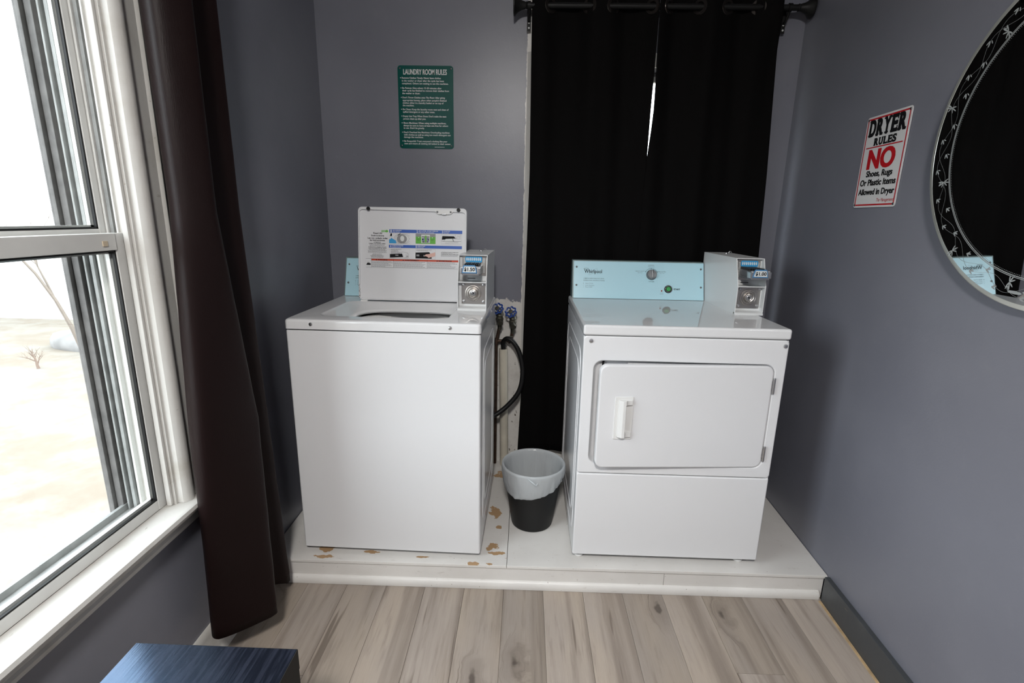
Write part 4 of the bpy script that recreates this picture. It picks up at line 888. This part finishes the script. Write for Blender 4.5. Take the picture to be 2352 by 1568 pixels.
for k in range(56):
    a = 2 * PI * k / 56 + .02; r = .352 + (.016 if k % 2 else -.012) + random.uniform(-.003, .003); x, y = r * math.cos(a), r * math.sin(a); ta = a + PI / 2
    if k % 5 == 0:
        for j in range(7):
            if j != 3: leaf(x, y, ta + (j - 3) * .62, .016 + .004 * (j % 2), .0017)
        for j in (-.5, .5): leaf(x + .010 * math.cos(a), y + .010 * math.sin(a), a + j, .010, .0013)
    else:
        leaf(x, y, ta + .55, .015, .0022); leaf(x, y, ta - .15, .013, .0016); leaf(x + .004, y, ta + 1.2, .010, .0014)
for ph, ro in ((0, .352), (1.7, .352)):
    strokes(bm, m2, [((ro + .015 * math.sin(14 * t_ + ph)) * math.cos(t_), (ro + .015 * math.sin(14 * t_ + ph)) * math.sin(t_)) for t_ in [2 * PI * k / 260 for k in range(260)]], .0005, .0002, 0, True)
for j in range(11): leaf(.0 + math.cos(j * .3) * .001, -.352, PI * j / 10, .030, .0035)
leaf(-.03, -.356, PI * .98, .04, .004); leaf(.03, -.356, .06, .04, .004)
mo('etched_flowers', bm, etch_m)

# ================================================================ curtains
def sheet(name, fn, ns, zs, m, parent, thick=.002):
    bm = BM(); g = [[bm.verts.new(fn(i / ns, z)) for i in range(ns + 1)] for z in zs]
    for a, b in zip(g, g[1:]):
        for i in range(ns): bm.faces.new([a[i], a[i + 1], b[i + 1], b[i]])
    o = obj(name, bm, m, parent, angle=180); s = o.modifiers.new('thickness', 'SOLIDIFY'); s.thickness = thick; s.offset = 0; return o
def lerp_tab(tab, z):
    if z >= tab[0][0]: return tab[0][1:]
    for a, b in zip(tab, tab[1:]):
        if a[0] >= z >= b[0]:
            t = (a[0] - z) / (a[0] - b[0]); return tuple(p + (q - p) * t for p, q in zip(a[1:], b[1:]))
    return tab[-1][1:]
# dark brown curtain beside the left window
sec = {2.45: [(.045, -.33), (.060, -.388), (.118, -.426), (.165, -.362), (.155, -.33), (.075, -.27), (.118, -.175), (.110, -.150), (.045, -.14)],
       1.45: [(.045, -.33), (.060, -.380), (.118, -.428), (.170, -.380), (.160, -.34), (.075, -.27), (.120, -.175), (.112, -.150), (.045, -.14)],
       .82: [(.050, -.36), (.060, -.428), (.118, -.444), (.180, -.310), (.170, -.27), (.085, -.21), (.120, -.135), (.112, -.110), (.045, -.10)],
       .10: [(.040, -.38), (.050, -.435), (.080, -.462), (.188, -.345), (.178, -.29), (.095, -.19), (.125, -.105), (.118, -.080), (.055, -.07)]}
lev = sorted(sec, reverse=True); SPL = {z: spline([(x, y, 0) for x, y in sec[z]], 10) for z in lev}
hem = [.185, .185, .150, .128, .12, .115, .060, .066, .10]
def curt_l(s, zt):
    hz = hem[min(int(s * 8), 7)] * (1 - (s * 8) % 1 if s < 1 else 0) + hem[min(int(s * 8) + 1, 8)] * ((s * 8) % 1 if s < 1 else 1)
    z = hz + (2.45 - hz) * zt
    q = lerp_tab([(zz, *[c for p in (SPL[zz][int(round(s * 80))],) for c in p[:2]]) for zz in lev], z)
    wr = .0016 * math.sin(z * 31 + s * 17) * math.sin(z * 7 + s * 5) * (1 if z < 1.2 else .3)
    return (q[0] + wr, q[1] - wr, z)
cl = empty('window_curtain', (.1, -.28, .1), 0, 'long dark brown satin curtain hanging beside the white window', 'curtain')
o = sheet('curtain_cloth', curt_l, 80, [k / 60 for k in range(61)], curtain_brown, cl); o.matrix_parent_inverse = Matrix.Translation(-cl.location)
rl = empty('side_curtain_rod', (.085, -1.0, 2.42), 0, 'black curtain rod above the white window', 'curtain rod')
bm = BM(); tube(bm, [(.095, -1.75, 2.43), (.095, -.10, 2.43)], .011, 12)
def par(o, p): o.matrix_parent_inverse = Matrix.Translation(-p.location); return o
par(obj('rod', bm, rod_m, rl), rl)
for y in (-1.70, -.15):
    bm = BM(); tube(bm, [(0, y, 2.43), (.095, y, 2.43)], .006, 8); box(bm, (0, y - .012, 2.39), (.004, y + .012, 2.47), .001); par(obj('bracket', bm, rod_m, rl), rl)
# two black curtains over the back window
RY = .802; RZ = 2.366
rod = empty('curtain_rod', (1.58, RY, RZ), 0, 'black curtain rod with bell-shaped finials over the black curtains', 'curtain rod')
bm = BM(); tube(bm, [(.985, RY, RZ), (2.195, RY, RZ)], .0125, 16); par(obj('rod', bm, rod_m, rod), rod)
for x, s in ((.992, -1), (2.185, 1)):
    bm = BM(); lathe(bm, [(.0135, 0), (.016, .003), (.0135, .007), (.0150, .012), (.019, .026), (.027, .042), (.038, .053), (.043, .057), (.043, .061), (.030, .063), (0, .060)], 28, (x, RY, RZ), (s, 0, 0)); par(obj('finial', bm, rod_m, rod), rod)
for x in (1.000, 2.150):
    bm = BM(); box(bm, (x - .009, D - .026, RZ - .088), (x + .009, D - .022, RZ + .02), .001); tube(bm, spline([(x, D - .026, RZ - .05), (x, D - .045, RZ - .045), (x, RY + .004, RZ - .015)], 6), .006, 8); lathe(bm, [(.017, -.007), (.017, .007), (.0130, .007), (.0130, -.007), (.017, -.007)], 20, (x, RY, RZ), (1, 0, 0), capend=False); par(obj('bracket', bm, rod_m, rod), rod)
    bm = BM()
    for dz in (.055, .076): lathe(bm, [(.0042, 0), (.0040, .0015), (0, .002)], 12, (x, D - .0265, RZ - dz), (0, -1, 0))
    par(obj('bracket_screw', bm, print_w, rod), rod)
LE = [(2.45, 1.012), (2.2, 1.014), (1.65, 1.020), (1.0, 1.010), (.6, 1.006), (.2, .992)]
LRt = [(2.45, 1.575), (2.30, 1.5745), (2.10, 1.5755), (1.95, 1.5735), (1.76, 1.5745), (1.4, 1.575), (.2, 1.57)]
RL = [(2.45, 1.5755), (2.30, 1.5765), (2.12, 1.5805), (1.95, 1.5845), (1.86, 1.5805), (1.755, 1.5735), (1.6, 1.567), (.2, 1.55)]
RE = [(2.45, 2.112), (2.2, 2.122), (1.65, 2.146), (1.27, 2.155), (.2, 2.165)]
def panel(left, right, xc, per, dy):
    def fn(s, zt):
        z = .20 + (2.425 - .20) * zt; a = lerp_tab(left, z)[0]; b = lerp_tab(right, z)[0]; x = a + (b - a) * s
        A = .027 if z > 2.25 else max(.012, .027 - (2.25 - z) * .03)
        y = RY + .008 + dy + A * math.cos(2 * PI * (x - xc) / per) + .004 * math.sin(x * 60 + z * 1.5)
        if dy < 0 and x > 1.99:      # the free edge hangs close to the casing and lets a sliver of daylight past
            k = min(1, (x - 1.99) / .10) * min(1, max(0, (2.33 - z) / .12)); y += (.812 - .016 * min(1, max(0, (2.15 - z) / .9)) - y) * k
        y = min(y, D - .034)
        return (x, y, z)
    return fn
for nm, lab, L_, R_, xc, per, dy in (('black_curtain', 'black curtain panel behind the gap between washer and dryer', LE, LRt, 1.182, .278, .002), ('black_curtain', 'black curtain panel directly behind the dryer, nearer the right wall', RL, RE, 1.689, .257, -.006)):
    x0_, x1_ = L_[-1][1], R_[-1][1]
    root = empty(nm, ((x0_ + x1_) / 2, RY, .2), 0, lab, 'curtain', 'black curtains on the back window')
    fn = panel(L_, R_, xc, per, dy)
    par(sheet('curtain_cloth', fn, 110, [1 - k / 50 for k in range(51)], curtain_black, root), root)
    for c in range(-1, 3):
        for off in (-1, 1):
            off *= per * math.acos(-(.008 + dy) / .027) / (2 * PI)
            x = xc + c * per + off
            if not (L_[0][1] + .02 < x < R_[0][1] - .02): continue
            zt = (RZ - .20) / 2.225; s = (x - L_[0][1]) / (R_[0][1] - L_[0][1]); p = Vector(fn(s, zt)); q = Vector(fn(s + .01, zt)); dirn = (q - p).normalized(); nn = dirn.cross(Vector((0, 0, 1)))
            bm = BM(); lathe(bm, [(.020, -.003), (.031, -.003), (.033, 0), (.031, .003), (.020, .003), (.018, 0), (.020, -.003)], 28, (x, RY, RZ), nn, capend=False); par(obj('grommet', bm, mat('dark_bronze', (.035, .03, .028), .3, metal=.8), root), root)

# ================================================================ waste bin with liner
bin_ = empty('waste_bin', (1.068, .296, PL), 0, 'small round black waste bin with a white plastic liner', 'waste bin')
bm = BM(); lathe(bm, [(0, .001), (.086, .001), (.0915, .004), (.0935, .012), (.134, .280), (.1365, .283), (.1365, .289), (.132, .289), (.1305, .280), (.089, .010), (0, .008)], 64); obj('bin_body', bm, mat('black_bin_plastic', (.006, .006, .006), .45, spec=.3, bump=.05, bscale=300), bin_)
from mathutils import noise as mnoise
N = 180; bm = BM(); rings = []
def crumple(a, z, f): # sharp-creased cloth-like wobble
    p = Vector((math.cos(a) * 3.2, math.sin(a) * 3.2, z * f)); v = mnoise.noise(p) ; w = mnoise.noise(p * 2.7 + Vector((7, 1, 3)))
    return (abs(v) - .22) * 1.3 + (abs(w) - .2) * .6
def lring(r, z, wr): return [((r + wr * crumple(a, z, 9)) * math.cos(a), (r + wr * crumple(a, z, 9)) * math.sin(a), z) for a in [2 * PI * k / N for k in range(N)]]
for z, wr in ((.012, .0), (.05, .005), (.085, .007), (.12, .007), (.155, .007), (.19, .006), (.22, .005), (.25, .004), (.27, .003), (.283, .0015)): rings.append(lring(.0790 + (.1262 - .0790) * (z - .012) / .271, z, -wr))
rings += [lring(.1305, .2912, .0006), lring(.1345, .2935, .0008), lring(.1388, .2905, .0015)]
def drop(a): # how far the liner folds down outside, longest at the front left
    d_ = .5 + .5 * math.cos(a - math.radians(238)); return .022 + .098 * d_ ** 1.15 + .006 * mnoise.noise(Vector((math.cos(a) * 2.5, math.sin(a) * 2.5, 5)))
for f in (.08, .18, .3, .42, .54, .66, .78, .88, .95, 1.0):
    ring = []
    for k in range(N):
        a = 2 * PI * k / N; dz = drop(a) * f; z = .2905 - dz; fl = abs(crumple(a, z, 16))
        r = .1365 - (.2905 - z) * .148 + .0034 + .0040 * math.sin(PI * min(f, .9)) + .0095 * fl * min(1, f * 1.6) - (.004 if f == 1.0 else 0)
        ring.append((r * math.cos(a), r * math.sin(a), z))
    rings.append(ring)
vs = loops(bm, rings); bm.faces.new(vs[0]); obj('liner', bm, liner, bin_, angle=180)
bm = BM(); kc_ = Vector((math.cos(math.radians(268)) * .143, math.sin(math.radians(268)) * .143, .272))
tube(bm, spline([kc_ + Vector((-.022, .004, .016)), kc_ + Vector((-.006, -.003, .006)), kc_ + Vector((.006, -.006, -.003)), kc_ + Vector((.016, -.002, -.012)), kc_ + Vector((.020, .002, -.004))], 6), [.0012 + .0022 * math.sin(PI * k / 24) for k in range(25)], 7); obj('liner_knot', bm, liner, bin_)

# ================================================================ low dark table by the window
tb = empty('side_table', (.3765, -1.123, 0), 0, 'black-brown woodgrain side table at the bottom left under the window', 'table')
bm = BM(); box(bm, (-.1745, -.25, .50), (.1745, .25, .55), .0015)
for f in bm.faces: f.material_index = 0 if f.calc_center_median().z > .5499 else 1
edge_m = mat('black_brown_edge', (.018, .017, .016), .6, spec=.15)
obj('table_top', bm, [table_m, edge_m], tb)
for x in (-.1745, .1255):
    for y in (-.25, .201):
        bm = BM(); box(bm, (x + .001, y + .001, 0.0005), (x + .048, y + .048, .4998), .001); obj('leg', bm, edge_m, tb)

# ================================================================ plumbing behind the washer
sp_ = empty('drain_standpipe', (.916, .822, PL), 0, 'cream plastic drain standpipe against the back wall', 'pipe')
bm = BM(); pts = [(.918, .826, PL + .002), (.912, .824, .45), (.905, .82, .775)]; tube(bm, pts, .0225, 24, caps=False); tube(bm, pts, .0200, 24, caps=False)
lathe(bm, [(.0200, 0), (.0225, 0)], 24, (.905, .82, .775), capend=False); par(obj('pipe', bm, pvc, sp_), sp_)
bm = BM(); tube(bm, spline([(.908, .821, .70), (.906, .820, .775), (.905, .812, .812), (.928, .794, .836), (.965, .782, .812), (.995, .776, .752), (1.010, .768, .665), (.994, .758, .565), (.935, .745, .486), (.868, .728, .436), (.80, .715, .405)], 8), .0125, 16); tagset(obj('drain_hose', bm, rubber), 'thick black drain hose looping into the cream standpipe', 'hose')
def faucet(x, y, z, label):
    f = empty('washer_faucet', (x, y, z), 0, label, 'faucet', 'blue-handled faucets behind the washer')
    bm = BM(); lathe(bm, [(.009, -.075), (.011, -.07), (.011, -.028), (.018, -.026), (.020, -.012), (.016, .0), (.019, .008), (.014, .022), (.009, .028)], 18, (0, 0, 0), (.0, -.18, 1)); lathe(bm, [(.009, 0), (.011, .022), (.015, .024), (.015, .034), (.012, .034)], 16, (0, -.006, -.012), (.12, -.75, -.55)); obj('valve_body', bm, brass, f)
    ax = Vector((-.22, -.80, .55)).normalized(); c = Vector((-.010, -.022, .045)); u, w = frame_to(ax)
    bm = BM(); tube(bm, [(0, 0, .01), c], .005, 8); obj('valve_stem', bm, brass, f)
    bm = BM(); pts = [c + (u * math.cos(a) + w * math.sin(a)) * (.0265 + .0028 * math.cos(8 * a)) for a in [2 * PI * k / 64 for k in range(64)]]; tube(bm, pts + pts[:2], .0042, 8, caps=False)
    for k in range(4):
        a = PI * k / 2 + .3; d_ = u * math.cos(a) + w * math.sin(a); tube(bm, [c, c + d_ * .025], .0038, 6)
    lathe(bm, [(.012, -.004), (.012, .003), (.008, .006), (0, .006)], 16, c, ax); hw = obj('handwheel', bm, wheel_blue, f)
    bm = BM(); lathe(bm, [(.011, .004), (.011, .0068), (0, .0075)], 16, c, ax); obj('wheel_disc', bm, brass, hw)
    return f
faucet(.952, .812, .932, 'brass faucet with blue handwheel, fully visible right of the washer')
faucet(.884, .812, .948, 'brass faucet with blue handwheel, half hidden behind the washer corner')
wp = empty('water_pipe', (.89, .84, PL), 0, 'tarnished copper supply pipes feeding the blue-handled faucets', 'pipe')
bm = BM(); tube(bm, [(.866, .838, PL + .001), (.866, .836, .80), (.882, .822, .885)], .0085, 12); tube(bm, [(.866, .836, .812), (.944, .832, .815)], .0085, 12); tube(bm, [(.944, .832, .815), (.950, .825, .862)], .0090, 12); par(obj('pipe', bm, copper, wp), wp)
bm = BM(); lathe(bm, [(.013, -.014), (.013, .014)], 14, (.944, .832, .815), (1, 0, .2)); par(obj('elbow', bm, copper, wp), wp); bm = BM(); lathe(bm, [(.013, -.014), (.013, .014)], 14, (.866, .836, .812), (0, 0, 1)); par(obj('elbow', bm, copper, wp), wp)
bm = BM(); tube(bm, spline([(.952, .822, .84), (.925, .80, .842), (.915, .80, .825), (.922, .80, .81)], 5), .0035, 6); par(obj('lever', bm, brass, wp), wp)

# ================================================================ fill lamp, added unseen behind the camera to brighten the room
lamp = empty('fill_lamp', (.95, -2.5, CEIL), 0, 'round white fill lamp added on the ceiling behind the camera', 'lamp')
bm = BM(); lathe(bm, [(.19, 0), (.19, -.02), (.17, -.03)], 40, capend=False); obj('fill_lamp_base', bm, plastic_w, lamp)
em = bpy.data.materials.new('fill_lamp_glow'); em.use_nodes = True; pb_ = em.node_tree.nodes['Principled BSDF']; pb_.inputs['Base Color'].default_value = (.8, .8, .8, 1); pb_.inputs['Emission Color'].default_value = (1, .97, .93, 1); pb_.inputs['Emission Strength'].default_value = FILL_POWER
bm = BM(); lathe(bm, [(.168, -.022), (.165, -.05), (.13, -.085), (.07, -.105), (0, -.112)], 40, capend=False); obj('fill_lamp_shade', bm, em, lamp)
